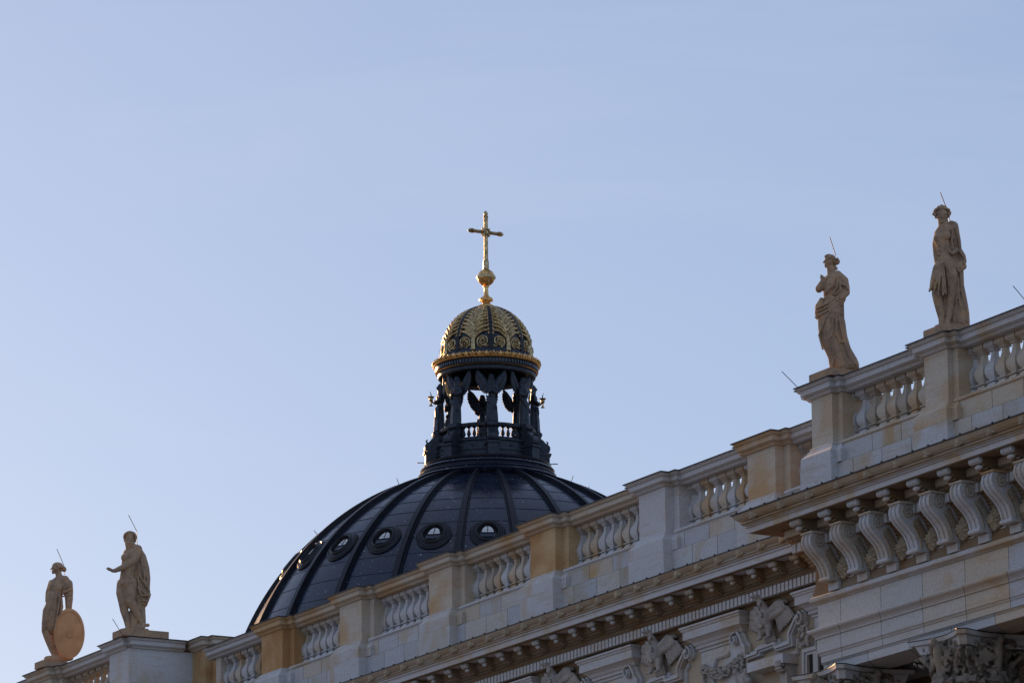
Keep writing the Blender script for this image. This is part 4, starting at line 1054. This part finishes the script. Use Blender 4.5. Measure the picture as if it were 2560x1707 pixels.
for k in range(8):
    az = AZ+R(5.7+45*k)
    e = empty('angel_statue', (DX+118*px*math.cos(az), DY+118*px*math.sin(az), zr(1084)), az)
    tag(e, ALAB[k], 'angel statue', 'bronze angels carrying the lantern cupola')
    rput('body', ab_, az, e); rput('wing', wl_, az, e); rput('wing', wr_, az, e)
    if k in (6, 2):
        b = MB(); K = px
        sg = 1 if k == 6 else -1
        def P(x, z, y=0): return (x*K, (-118+y)*K, zr(z))
        b.chain([(*P(0, 1006, -7), 4*K), (*P(0, 1011, -12), 3*K), (*P(0, 1008, -18), 2.4*K), (*P(0, 1003, -22), 1.8*K)], 8)
        m_ = b.mesh('forearm', 50); m_.materials.append(M['bronze']); rput('forearm', m_, az, e)
        c_ = MB().lathe([(.03, zr(1018)), (.10, zr(1017)), (.04, zr(1013)), (.035, zr(1007)), (.09, zr(1004)), (.09, zr(998)), (.15, zr(996)), (.16, zr(994))], 14, (0, -141*px)).mesh('chalice_lamp', 45); c_.materials.append(M['gold']); rput('chalice_lamp', c_, az, e)
        f_ = MB().chain([(*P(0, 994, -22), 1.6*K), (*P(1, 987, -23), 1.2*K), (*P(-1, 981, -25), .6*K)], 6).mesh('flame'); f_.materials.append(M['bronze']); rput('flame', f_, az, e)
    if k == 7:
        b = MB(); K = px
        for j in range(12):
            t = j/11; wv = 5.5*math.sin(math.pi*(.15+.8*t)); zc = 977+32*t; xc = -20+8*t
            b.tube([((xc-wv)*K, -136*K, zr(zc+3)), (xc*K, -137.5*K, zr(zc)), ((xc+wv)*K, -136*K, zr(zc+3))], [.02, .045, .02], 6)
        b.tube([(-20*K, -137*K, zr(976)), (-12*K, -137*K, zr(1010)), (-6*K, -135*K, zr(1018))], [.03, .04, .03], 6)
        m_ = b.mesh('gilt_palm'); m_.materials.append(M['gold']); rput('gilt_palm', m_, az, e)
    if k == 1:
        b = MB(); K = px
        b.chain([((14)*K, -128*K, zr(994), 1.6*K), ((8)*K, -134*K, zr(999), 2.2*K), ((0)*K, -136*K, zr(1005), 1.6*K), ((-5)*K, -135*K, zr(1018), 1*K)], 8)
        m_ = b.mesh('sash'); m_.materials.append(M['pane']); rput('sash', m_, az, e)

# ================================================================== STATUES
def rod_obj(pts, parent=None, name='lightning_rod', r=.013):
    return MB().tube(pts, r, 5).build(name, M['rod'], parent)
class Fig:
    """figure sculpted in a frame facing the viewer: x right, y away, z up; photo pixel coordinates of a zoom crop"""
    def __init__(s, base, crop, scale, px0, py0):
        s.base = Vector(base); d = math.hypot(base[0], base[1]); s.k = math.hypot(d, base[2])/F_PX/scale
        s.ce = math.cos(math.atan2(base[2], d)); s.px0, s.py0 = px0, py0
        az = math.atan2(-base[0], base[1]); s.az = az
        v0, v1 = s.base, s.base+Vector((0, 0, 1)); pj = lambda v: (F_PX*v.dot(CR)/v.dot(CF), -F_PX*v.dot(CU)/v.dot(CF))
        a0, a1 = pj(v0), pj(v1); s.lean = (a1[0]-a0[0])/(a0[1]-a1[1]); s.fat = 1.07
    def P(s, x, y, d=0): return ((x-s.px0-s.lean*(s.py0-y))*s.k, d*s.k, (s.py0-y)*s.k/s.ce+d*s.k*math.tan(math.acos(s.ce)))
    def pts(s, L): return [(*s.P(a, b, d), r*s.k*s.fat) for a, b, d, r in L]
    def c(s, mb, L, n=12): mb.chain(s.pts(L), n); return s
    def e(s, mb, x, y, d, rx, ry, rz, rot=0): mb.ball(s.P(x, y, d), (rx*s.k, ry*s.k, rz*s.k), 14, 10, Matrix.Rotation(R(rot), 3, 'Y')); return s
def folds(f, mb, L, r=4):
    for seg in L: f.c(mb, [(x, y, d-13, r*.9) for x, y, d in seg], 8)
def place(f, me, name, parent, m='statue'):
    me.materials.append(M[m]) if not me.materials else None
    o = bpy.data.objects.new(name, me); C.objects.link(o); o.parent = parent; return o
def statue(fig, name, label, parts, base_box, rods, rz=None):
    e = empty(name, tuple(fig.base), fig.az if rz is None else rz)
    tag(e, label, 'statue', 'stone statues along the parapet')
    for pn_, mb, vox in parts: place(fig, mb.sculpt(pn_, vox*.8, 1, .35), pn_, e)
    if base_box:
        x0, x1, y0, y1, z0, z1 = base_box
        q = MB().box(x0, x1, y0, y1, z0, z1).build('statue_base', M['statue'], e)
    for r_ in rods:
        m_ = MB().tube([fig.P(*p) for p in r_], .011, 5).mesh('lightning_rod'); m_.materials.append(M['rod']); place(fig, m_, 'lightning_rod', e)
    return e
def head(f, mb, x, y, r, turn=0, d=0, female=False, tilt=0):
    """head with face: turn 0 = facing the viewer, -1 = profile to the left"""
    f.e(mb, x+turn*-.06*r, y, d, r*.80, r*.92, r*1.05)
    if turn == 0:
        f.e(mb, x, y+.45*r, d-.25*r, r*.58, r*.6, r*.62)
        f.c(mb, [(x, y-.05*r, d-.85*r, .12*r), (x, y+.28*r, d-1.02*r, .17*r)], 8)
        f.c(mb, [(x-.5*r, y-.18*r, d-.68*r, .15*r), (x-.12*r, y-.15*r, d-.84*r, .12*r)], 8); f.c(mb, [(x+.5*r, y-.18*r, d-.68*r, .15*r), (x+.12*r, y-.15*r, d-.84*r, .12*r)], 8)
        f.e(mb, x-.42*r, y+.28*r, d-.55*r, .26*r, .24*r, .26*r); f.e(mb, x+.42*r, y+.28*r, d-.55*r, .26*r, .24*r, .26*r)
        f.e(mb, x-.30*r, y+.02*r, d-.78*r, .13*r, .10*r, .07*r); f.e(mb, x+.30*r, y+.02*r, d-.78*r, .13*r, .10*r, .07*r)
        f.c(mb, [(x-.17*r, y+.55*r, d-.80*r, .09*r), (x+.17*r, y+.55*r, d-.80*r, .09*r)], 6); f.c(mb, [(x-.12*r, y+.68*r, d-.80*r, .09*r), (x+.12*r, y+.68*r, d-.80*r, .09*r)], 6)
        f.e(mb, x, y+.92*r, d-.66*r, .25*r, .22*r, .2*r)
        for s in (-1, 1): f.e(mb, x+s*.80*r, y+.12*r, d, .1*r, .16*r, .24*r)
    else:
        s = turn
        f.e(mb, x+s*.30*r, y+.42*r, d, r*.52, r*.55, r*.58)
        f.c(mb, [(x+s*.84*r, y-.12*r, d, .1*r), (x+s*1.08*r, y+.22*r, d, .13*r)], 8)
        f.c(mb, [(x+s*.80*r, y+.50*r, d, .12*r), (x+s*.78*r, y+.68*r, d, .12*r)], 8)
        f.e(mb, x+s*.66*r, y+.92*r, d, .22*r, .26*r, .2*r)
        f.c(mb, [(x+s*.76*r, y-.22*r, d-.3*r, .12*r), (x+s*.78*r, y-.22*r, d+.3*r, .12*r)], 8)
        f.e(mb, x-s*.15*r, y+.15*r, d-.82*r, .15*r, .1*r, .25*r)
def hand(f, mb, x, y, dx, dy, L, d=0, spread=.16):
    """palm plus four unequal fingers and a thumb along direction (dx, dy)"""
    n = math.hypot(dx, dy); dx, dy = dx/n, dy/n; nx, ny = -dy, dx
    f.c(mb, [(x, y, d, L*.20), (x+dx*L*.42, y+dy*L*.42, d, L*.21)], 8)
    for k, (l, q) in enumerate(((.42, -1.5), (.52, -.5), (.48, .5), (.36, 1.5))):
        bx, by = x+dx*L*.5+nx*q*L*.11, y+dy*L*.5+ny*q*L*.11
        ex_, ey = bx+(dx+nx*q*spread)*L*l*.6, by+(dy+ny*q*spread)*L*l*.6
        gx, gy = ex_+(dx*.75+.0)*L*l*.4, ey+(dy*.75+.45)*L*l*.4
        f.c(mb, [(bx, by, d, L*.075), (ex_, ey, d-L*.05, L*.07), (gx, gy, d-L*.02, L*.055)], 6)
    f.c(mb, [(x+nx*-.15*L, y+ny*-.15*L, d, L*.09), (x+dx*.3*L-nx*.32*L, y+dy*.3*L-ny*.32*L, d-.1*L, L*.075), (x+dx*.5*L-nx*.36*L, y+dy*.5*L-ny*.36*L, d-.12*L, L*.06)], 6)

ZB = 25.72
# --- statue 4: wreathed youth (crop origin 1920,460 scale 3.136)
def cropP(o, s, x, y): return (o[0]+x/s, o[1]+y/s)
def base_at(o, s, x, y, Y, z):
    p = at(*cropP(o, s, x, y), Y); return p
oR, sR = (1920, 460), 3.136
BY = 58.85
bp = at(*cropP(oR, sR, 1440, 1120), BY); f = Fig(tuple(bp), oR, sR, 1440, 1120)
b = MB()
f.c(b, [(1372, 285, 0, 38), (1382, 350, 0, 42)]); f.c(b, [(1375, 330, 6, 34), (1440, 350, 4, 34)]); f.c(b, [(1370, 335, 6, 30), (1340, 375, 8, 28)])
f.c(b, [(1335, 385, 12, 30), (1385, 372, 0, 42), (1440, 350, 4, 42)])
f.c(b, [(1352, 420, -4, 50), (1362, 470, 0, 50), (1372, 530, 0, 46), (1388, 590, 0, 54), (1395, 630, 0, 56)])
f.e(b, 1330, 425, -30, 34, 26, 32).e(b, 1395, 405, -36, 40, 24, 36)
for yy in (480, 515, 550): f.e(b, 1340, yy, -34, 17, 13, 15).e(b, 1376, yy-6, -38, 17, 13, 15)
f.c(b, [(1424, 620, 0, 52), (1440, 720, -10, 50), (1440, 830, -8, 40), (1438, 880, -4, 36), (1432, 950, 8, 34), (1420, 1040, 6, 24), (1410, 1085, 0, 21)])
f.c(b, [(1350, 640, 14, 46), (1330, 760, 0, 46), (1325, 860, -8, 38), (1332, 910, 0, 35), (1352, 990, 14, 33), (1362, 1060, 10, 23), (1360, 1090, 5, 21)])
f.c(b, [(1405, 1098, 0, 20), (1400, 1112, -38, 16), (1390, 1122, -55, 11)]); f.c(b, [(1358, 1100, 0, 20), (1340, 1120, -30, 16), (1325, 1132, -45, 11)])
f.c(b, [(1455, 340, 4, 36), (1480, 440, 20, 30), (1490, 500, 10, 26), (1470, 530, -30, 20), (1452, 545, -48, 16)]); hand(f, b, 1466, 535, -1, .45, 34, -48)
f.c(b, [(1330, 390, 14, 26), (1312, 470, 36, 23), (1318, 560, 40, 20), (1325, 620, 30, 18)])
head(f, b, 1366, 238, 61)
hr = MB(); random.seed(2)
for k in range(44):
    a = math.pi*(1.12*random.random()-.06); rr = 54+random.uniform(-4, 9)
    f.e(hr, 1363+rr*math.cos(a)*1.02, 222-rr*math.sin(a)*.86+10*(abs(math.cos(a))), random.uniform(-34, 30), 14, 15, 11, random.uniform(0, 180))
for s in (-1, 1):
    for k in range(5): f.e(hr, 1364+s*(48+random.uniform(-3, 5)), 222+k*9, random.uniform(-15, 20), 11, 14, 9)
for k in range(16): f.e(hr, 1318+6.2*k, 196-10*math.sin(k/15*math.pi), -42, 9, 9, 10)
f.e(hr, 1364, 205, 12, 52, 50, 40)
cl = MB()
f.c(cl, [(1420, 700, 40, 40), (1400, 850, 46, 44), (1400, 1000, 44, 40), (1420, 1095, 40, 34)]); f.c(cl, [(1440, 480, 26, 40), (1450, 560, 26, 44), (1470, 680, 26, 36), (1480, 900, 30, 36), (1480, 1090, 26, 40)])
f.c(cl, [(1440, 318, 0, 30), (1455, 330, 10, 36), (1462, 400, 12, 40), (1468, 470, 14, 42), (1488, 520, 16, 30), (1520, 570, 18, 28), (1530, 610, 18, 26), (1500, 655, 10, 38), (1530, 650, 10, 26)])
f.c(cl, [(1410, 350, -18, 22), (1402, 440, -20, 20), (1410, 510, -22, 16), (1440, 545, -34, 12)])
f.c(cl, [(1508, 680, 12, 24), (1508, 800, 20, 28), (1522, 920, 24, 38), (1528, 1020, 22, 48), (1525, 1085, 18, 54)])
f.c(cl, [(1480, 690, 14, 20), (1476, 850, 20, 22), (1482, 980, 22, 26), (1490, 1090, 16, 30)])
folds(f, cl, [[(1475, 350, -24), (1492, 430, -26), (1500, 500, -18)], [(1450, 360, -26), (1440, 450, -28), (1455, 510, -28)], [(1510, 700, -14), (1520, 850, -12), (1560, 1000, -14), (1568, 1085, -16)], [(1490, 740, -6), (1500, 900, -10), (1530, 1090, -22)], [(1480, 800, -4), (1478, 960, -4), (1470, 1090, -10)], [(1500, 530, -12), (1540, 590, -8), (1535, 630, -8)], [(1470, 640, -20), (1500, 690, -24), (1545, 650, -14)]], 8)
cl2 = MB()
f.c(cl2, [(1322, 640, -6, 20), (1350, 628, -36, 17), (1375, 615, -44, 15)])
f.c(cl2, [(1330, 660, -10, 36), (1322, 740, -14, 44), (1318, 800, -14, 48)]); f.c(cl2, [(1362, 660, -30, 24), (1366, 740, -32, 24), (1370, 830, -30, 26)])
folds(f, cl2, [[(1335, 640, -44), (1305, 740, -52), (1270, 832, -40)], [(1345, 650, -50), (1325, 760, -62), (1300, 845, -52)], [(1355, 650, -52), (1345, 760, -66), (1335, 870, -58)], [(1368, 640, -56), (1370, 760, -64), (1372, 868, -60)], [(1372, 640, -50), (1385, 720, -58), (1394, 860, -50)], [(1290, 760, -20), (1278, 800, -14), (1266, 835, -10)]], 9)
for k in range(5): f.e(cl2, 1352+random.uniform(-14, 14), 655+k*14, -56, 15, 12, 12, random.uniform(0, 90))
gd = MB(); f.c(gd, [(1330, 1125, 0, 26), (1400, 1118, 0, 26), (1480, 1112, 0, 26), (1560, 1112, 4, 24)])
statue(f, 'statue', 'tall nude male statue with leafy wreath and cloak over one shoulder, rightmost on the parapet', [('body', b, .016), ('wreath', hr, .016), ('cloak', cl, .018), ('loincloth', cl2, .016), ('ground_block', gd, .03)], None, [[(1350, 60, 0), (1392, 170, 20)], [(1392, 170, 20), (1420, 240, 40), (1424, 300, 40)]])
MB().box(-87.53, -86.60, 58.27, 59.3, 25.72, 25.90).build('statue_plinth', M['statue'], bpy.data.objects['statue'])
# --- statue 3: robed woman
bp = at(*cropP(oR, sR, 600, 1452), BY); f = Fig(tuple(bp), oR, sR, 600, 1452)
b = MB()
f.c(b, [(492, 655, 0, 30), (500, 700, 4, 34)])
head(f, b, 482, 600, 45, -1)
f.c(b, [(455, 750, 20, 28), (500, 735, 4, 42), (550, 730, 0, 38)])
f.c(b, [(500, 760, 0, 58), (490, 820, 0, 56), (492, 880, 0, 54), (500, 940, 0, 66), (495, 1010, 0, 78)])
f.e(b, 462, 790, -26, 34, 30, 34).e(b, 520, 790, -34, 36, 28, 36)
f.c(b, [(475, 1040, 0, 78), (478, 1140, 0, 76), (505, 1240, -4, 72), (545, 1340, -4, 68), (575, 1430, 0, 66)]); f.c(b, [(560, 1080, 6, 44), (570, 1200, 6, 50), (600, 1320, 6, 54), (620, 1420, 6, 56)]); f.c(b, [(530, 780, 0, 52), (560, 850, 0, 44), (545, 930, 0, 50)])
f.c(b, [(450, 780, -20, 24), (400, 820, -30, 27), (398, 815, -38, 26), (430, 760, -46, 20), (432, 735, -48, 17)]); hand(f, b, 430, 742, -.35, -1, 44, -46)
f.c(b, [(585, 760, 0, 34), (608, 800, 6, 30), (612, 850, -4, 29), (580, 890, -30, 22), (548, 895, -44, 17)]); hand(f, b, 556, 892, -1, -.1, 36, -46)
hr = MB(); random.seed(4)
f.e(hr, 490, 582, 0, 44, 44, 36); f.e(hr, 535, 605, 0, 30, 32, 27); f.e(hr, 475, 560, 0, 26, 36, 17)
for k in range(26): f.e(hr, 455+random.uniform(0, 90), 560+random.uniform(-8, 50)*(.3+.7*random.random()), random.uniform(-42, 0), 15, 12, 10, random.uniform(-40, 40))
f.c(hr, [(520, 640, 6, 12), (535, 660, 6, 12)])
cl = MB()
f.c(cl, [(505, 720, -10, 34), (490, 790, -24, 46), (470, 840, -30, 32)]); f.c(cl, [(545, 710, 8, 34), (590, 760, 10, 40), (600, 800, 4, 36)])
f.c(cl, [(585, 850, 4, 30), (575, 900, 0, 34), (545, 905, -26, 20), (530, 960, -34, 24), (535, 1040, -34, 18)])
f.c(cl, [(420, 905, -10, 20), (410, 960, -6, 40), (396, 1010, 0, 28), (390, 1040, 0, 18)])
f.c(cl, [(575, 930, 6, 20), (570, 1060, 6, 28), (585, 1200, 6, 34), (610, 1300, 6, 40), (645, 1390, 6, 54), (660, 1420, 4, 52)])
f.c(cl, [(430, 1020, -10, 40), (438, 1140, -16, 42), (470, 1250, -10, 44), (505, 1350, -10, 34), (520, 1430, -10, 36)])
folds(f, cl, [[(560, 870, -36), (470, 930, -60), (380, 970, -30)], [(550, 900, -44), (470, 960, -68), (375, 1000, -30)], [(530, 940, -50), (450, 1000, -72), (372, 1040, -20)], [(520, 960, -56), (460, 1030, -74), (400, 1180, -40), (430, 1290, -40)], [(510, 1040, -70), (500, 1180, -70), (540, 1330, -60), (560, 1440, -50)], [(535, 1050, -64), (530, 1180, -62), (575, 1240, -50), (600, 1225, -40)], [(560, 1060, -40), (585, 1200, -40), (630, 1340, -40), (700, 1430, -30)], [(540, 1200, -52), (590, 1330, -48), (620, 1440, -44)], [(490, 1180, -66), (470, 1240, -58), (520, 1350, -56), (500, 1440, -40)],
               [(520, 740, -46), (500, 800, -62), (450, 850, -50)], [(545, 730, -34), (540, 800, -56), (510, 860, -50)], [(560, 760, -30), (565, 830, -44), (530, 865, -48)], [(430, 1160, -30), (410, 1200, -20), (450, 1300, -20)], [(570, 780, -30), (610, 800, -26), (630, 830, -20)]], 8)
gd = MB(); f.c(gd, [(510, 1450, 0, 24), (600, 1448, 0, 26), (690, 1440, 0, 26)])
s3_ = statue(f, 'statue', 'robed female statue with bound hair, one hand raised to her breast, on the pavilion corner', [('body', b, .016), ('hair', hr, .015), ('robe', cl, .017), ('ground_block', gd, .03)], None, [[(483, 408, 0), (530, 555, 20)]])
MB().box(-92.45, -91.50, 58.24, 59.3, 25.72, 25.90).build('statue_plinth', M['statue'], s3_)
# --- statue 2: bearded man with outstretched arm (crop origin 60,1260 scale 3.5075)
oL, sL = (60, 1260), 3.5075
BY2 = 57.95*KL
bp = at(*cropP(oL, sL, 960, 1105), BY2); f = Fig(tuple(bp), oL, sL, 960, 1105)
b = MB()
f.c(b, [(935, 350, 0, 38), (945, 405, 0, 42)]); f.c(b, [(945, 385, 6, 34), (1000, 395, 6, 36)])
head(f, b, 928, 300, 50)
f.c(b, [(905, 430, 16, 34), (950, 410, 6, 44), (995, 400, 6, 40)])
f.c(b, [(935, 450, 0, 66), (925, 520, 0, 66), (912, 590, 0, 60), (905, 650, 0, 62), (905, 700, 0, 62)])
f.e(b, 890, 470, -40, 40, 30, 38).e(b, 950, 465, -46, 44, 30, 40)
for yy in (530, 570, 610): f.e(b, 888, yy, -48, 20, 14, 17).e(b, 926, yy, -50, 20, 14, 17)
f.c(b, [(1000, 420, 0, 40), (960, 500, -50, 32), (900, 540, -60, 28), (850, 565, -70, 24), (800, 585, -76, 18), (778, 588, -78, 14), (750, 570, -78, 11)]); hand(f, b, 765, 580, -1, -.5, 46, -78)
f.c(b, [(862, 700, 10, 46), (852, 780, 0, 42), (862, 860, 0, 33), (880, 930, 10, 36), (900, 1010, 8, 28), (912, 1075, 2, 22)])
f.c(b, [(945, 700, 0, 58), (935, 790, -16, 52), (932, 850, -22, 42), (965, 910, -10, 38), (1000, 980, 0, 32), (1030, 1040, 2, 22), (1045, 1060, 2, 20)])
f.c(b, [(910, 1085, 0, 22), (900, 1095, -34, 16), (888, 1100, -50, 11)]); f.c(b, [(1048, 1060, 2, 22), (1035, 1080, -20, 18), (1012, 1095, -34, 12)]); f.e(b, 1082, 1058, 4, 20, 18, 16)
f.e(b, 868, 690, -52, 16, 16, 20)
hr = MB(); random.seed(6)
f.e(hr, 930, 275, 8, 48, 44, 34)
for k in range(34):
    a = math.pi*(1.2*random.random()-.1); f.e(hr, 930+50*math.cos(a), 290-44*math.sin(a), random.uniform(-30, 20), 13, 14, 11, random.uniform(0, 180))
for s in (-1, 1):
    for k in range(5): f.e(hr, 930+s*44, 290+k*9, random.uniform(-10, 15), 11, 15, 10)
for k in range(30): f.e(hr, 925+random.uniform(-1, 1)*(34-k*.8), 345+k*2.0, -34+random.uniform(-6, 10), 10, 12, 10)
f.c(hr, [(905, 318, -46, 8), (925, 328, -50, 9), (948, 318, -46, 8)]); f.c(hr, [(922, 345, -22, 36), (918, 385, -24, 26), (906, 415, -20, 12)])
cl = MB()
f.c(cl, [(960, 960, 40, 44), (965, 1085, 36, 50)]); f.c(cl, [(985, 480, 26, 44), (985, 620, 26, 44), (990, 760, 26, 44), (1000, 880, 30, 44)])
f.c(cl, [(990, 385, 20, 30), (1035, 460, 28, 34), (1055, 560, 30, 42), (1060, 650, 26, 46), (1055, 740, 22, 46), (1060, 800, 18, 48), (1050, 860, 14, 36), (1060, 880, 14, 20)])
f.c(cl, [(1010, 540, 20, 30), (1015, 640, 10, 36), (1020, 740, 0, 34), (1040, 820, 0, 26)])
f.c(cl, [(1010, 830, 30, 40), (1015, 900, 34, 46), (1025, 980, 30, 40), (1030, 1060, 24, 38), (985, 1085, 30, 40)])
folds(f, cl, [[(1030, 470, -10), (1040, 560, -18), (1080, 650, -18), (1090, 760, -16)], [(1005, 520, -14), (1010, 620, -28), (1060, 700, -30), (1100, 760, -16)], [(1000, 640, -28), (1010, 740, -40), (1075, 790, -36), (1108, 790, -10)], [(1000, 730, -36), (1030, 800, -44), (1090, 800, -26)], [(1040, 840, -34), (1080, 850, -26), (1098, 800, -16)], [(1050, 600, -26), (1070, 720, -30)], [(1000, 860, 4), (1000, 960, 0), (980, 1060, 0)], [(960, 940, 20), (950, 1020, 12), (960, 1090, 8)]], 8)
gd = MB(); f.c(gd, [(860, 1115, 0, 26), (930, 1115, 0, 30), (1010, 1112, 0, 28), (1075, 1112, 6, 24)])
s2_ = statue(f, 'statue', 'bearded nude male statue stretching one arm to the left, cloak hanging behind him', [('body', b, .018), ('hair_and_beard', hr, .016), ('cloak', cl, .019), ('ground_block', gd, .03)], None, [[(916, 94, 0), (988, 236, 10), (990, 345, 20), (1000, 365, 20)]])
MB().box(-134.0, -133.12, 58.30, 59.85, 26.22, 26.44).build('statue_plinth', M['statue'], s2_)
# --- statue 1: woman with oval shield
bp = at(*cropP(oL, sL, 290, 1345), BY2); f = Fig(tuple(bp), oL, sL, 290, 1345)
b = MB()
f.c(b, [(300, 600, 0, 26), (310, 650, 4, 30)])
head(f, b, 285, 565, 46, -1)
f.c(b, [(265, 690, 10, 32), (310, 670, 0, 42), (355, 670, 0, 42)])
f.c(b, [(285, 720, 0, 66), (278, 780, 0, 62), (275, 820, 0, 60), (275, 900, 0, 66), (262, 960, 0, 66)])
f.e(b, 244, 730, -20, 34, 36, 36).e(b, 300, 740, -42, 36, 30, 36)
f.c(b, [(370, 690, -4, 40), (385, 760, -8, 34), (390, 840, -14, 30), (385, 910, -20, 22), (382, 935, -26, 19)]); hand(f, b, 382, 930, .0, 1, 44, -34)
f.c(b, [(215, 940, 8, 48), (200, 1040, 0, 42), (190, 1110, -4, 34), (215, 1180, 4, 34), (245, 1270, 8, 26), (268, 1330, 6, 20)])
f.c(b, [(270, 960, 10, 50), (255, 1080, 20, 38), (270, 1180, 24, 32), (290, 1290, 20, 24), (310, 1335, 14, 20)])
f.c(b, [(262, 1335, 0, 18), (235, 1348, -22, 13), (220, 1352, -30, 9)]); f.c(b, [(312, 1335, 10, 20), (350, 1340, -10, 14)])
f.c(b, [(240, 690, 24, 24), (212, 780, 34, 22), (205, 850, 30, 18)])
hr = MB(); random.seed(8)
f.e(hr, 295, 545, 0, 50, 48, 34); f.e(hr, 352, 572, 0, 20, 22, 24); f.c(hr, [(330, 565, 0, 26), (352, 575, 0, 20)])
for k in range(18): f.e(hr, 262+random.uniform(0, 80), 530+random.uniform(0, 42), random.uniform(-44, -20), 16, 10, 8, random.uniform(-30, 30))
cl = MB()
f.c(cl, [(270, 800, -4, 64), (262, 880, -4, 68), (255, 950, -4, 70), (245, 1020, -4, 62), (240, 1080, -4, 56)]); f.c(cl, [(205, 900, 10, 24), (195, 1000, 10, 34), (190, 1085, 8, 28)])
f.c(cl, [(385, 700, 4, 40), (385, 770, 0, 44), (350, 760, -20, 28)]); f.c(cl, [(400, 720, 14, 26), (410, 830, 14, 18), (395, 900, 20, 24), (385, 960, 24, 24)])
folds(f, cl, [[(250, 800, -60), (225, 900, -64), (205, 1000, -50), (180, 1100, -30)], [(285, 810, -66), (265, 920, -70), (245, 1080, -56)], [(310, 800, -60), (300, 920, -66), (270, 1090, -50)], [(335, 850, -50), (320, 960, -56), (290, 1080, -44)], [(345, 740, -44), (390, 720, -42), (420, 700, -26)], [(340, 780, -44), (385, 760, -42), (424, 745, -26)], [(345, 810, -40), (385, 795, -38), (424, 790, -20)]], 8)
sd_ = MB(); cx0, cy0 = 396, 1132; rx, ry = 134, 218
n = 48
def ring(kr, dd): return [f.P(cx0+rx*kr*math.cos(2*math.pi*i/n)*1.0, cy0+ry*kr*math.sin(2*math.pi*i/n), -62+dd) for i in range(n)]
rows = [ring(.0001, -30), ring(.16, -30), ring(.18, -22), ring(.5, -19), ring(.86, -8), ring(.88, -13), ring(1.0, -6), ring(1.0, 6), ring(.86, 8), ring(.0001, -8)]
vs = [v for r_ in rows for v in r_]
sd_.add(vs, [(i*n+k, i*n+(k+1) % n, (i+1)*n+(k+1) % n, (i+1)*n+k) for i in range(len(rows)-1) for k in range(n)])
gd = MB(); f.c(gd, [(205, 1360, 0, 30), (280, 1355, 0, 34), (370, 1350, 0, 28), (410, 1345, 0, 22)])
s1_ = statue(f, 'statue', 'female statue holding a large oval shield at her side, leftmost on the parapet', [('body', b, .018), ('hair', hr, .016), ('tunic', cl, .019), ('ground_block', gd, .03)], None, [[(288, 394, 0), (350, 540, 10), (356, 620, 20)]])
sm2 = sd_.mesh('shield', 30); sm2.materials.append(M['shield']); place(f, sm2, 'shield', s1_)
MB().box(s1+.95, s1+1.60, 58.26, 59.6, 26.22, 26.44).build('statue_plinth', M['statue'], s1_)

# ================================================================== LIGHTNING RODS ON THE PARAPET AND DOME
def rod(p0, p1, Y, label, grp=None):
    a_, b_ = at(*p0, Y), at(*p1, Y)
    o = MB().tube([a_, b_], .010, 5).mesh('lightning_rod'); o.materials.append(M['rod'])
    q = bpy.data.objects.new('lightning_rod', o); C.objects.link(q)
    tag(q, label, 'lightning rod', 'lightning rods')
    return q
rod((1954.5, 928.5), (1994, 968), 58.4, 'short rod leaning left from the lead cap at the pavilion corner')
rod((2533, 715), (2572, 762), 58.4, 'rod leaning left at the right edge above the parapet')
rod((281.5, 1546), (308, 1590), 58.2, 'short rod leaning left at the foot of the bearded statue')
def atd(px_, py_, D):
    v = CR*((px_-1280)/F_PX)-CU*((py_-853.5)/F_PX)+CF
    return v*(D/math.hypot(v.x, v.y))
for i, (p0, p1) in enumerate((((992, 1195), (999, 1216)), ((785, 1325), (795, 1338)), ((1433, 1189), (1426, 1209)), ((1473, 1215), (1469, 1226)))):
    m_ = MB().tube([atd(*p0, DR), atd(*p1, DR)], .016, 5).mesh('lightning_rod'); m_.materials.append(M['rod'])
    q = tag(bpy.data.objects.new('lightning_rod', m_), ('thin rod on the upper left edge of the dome', 'short rod on the left flank of the dome above the outermost oculus', 'thin rod on the upper right edge of the dome', 'short rod at the right edge of the dome just above the parapet')[i], 'lightning rod', 'lightning rods')
    C.objects.link(q)
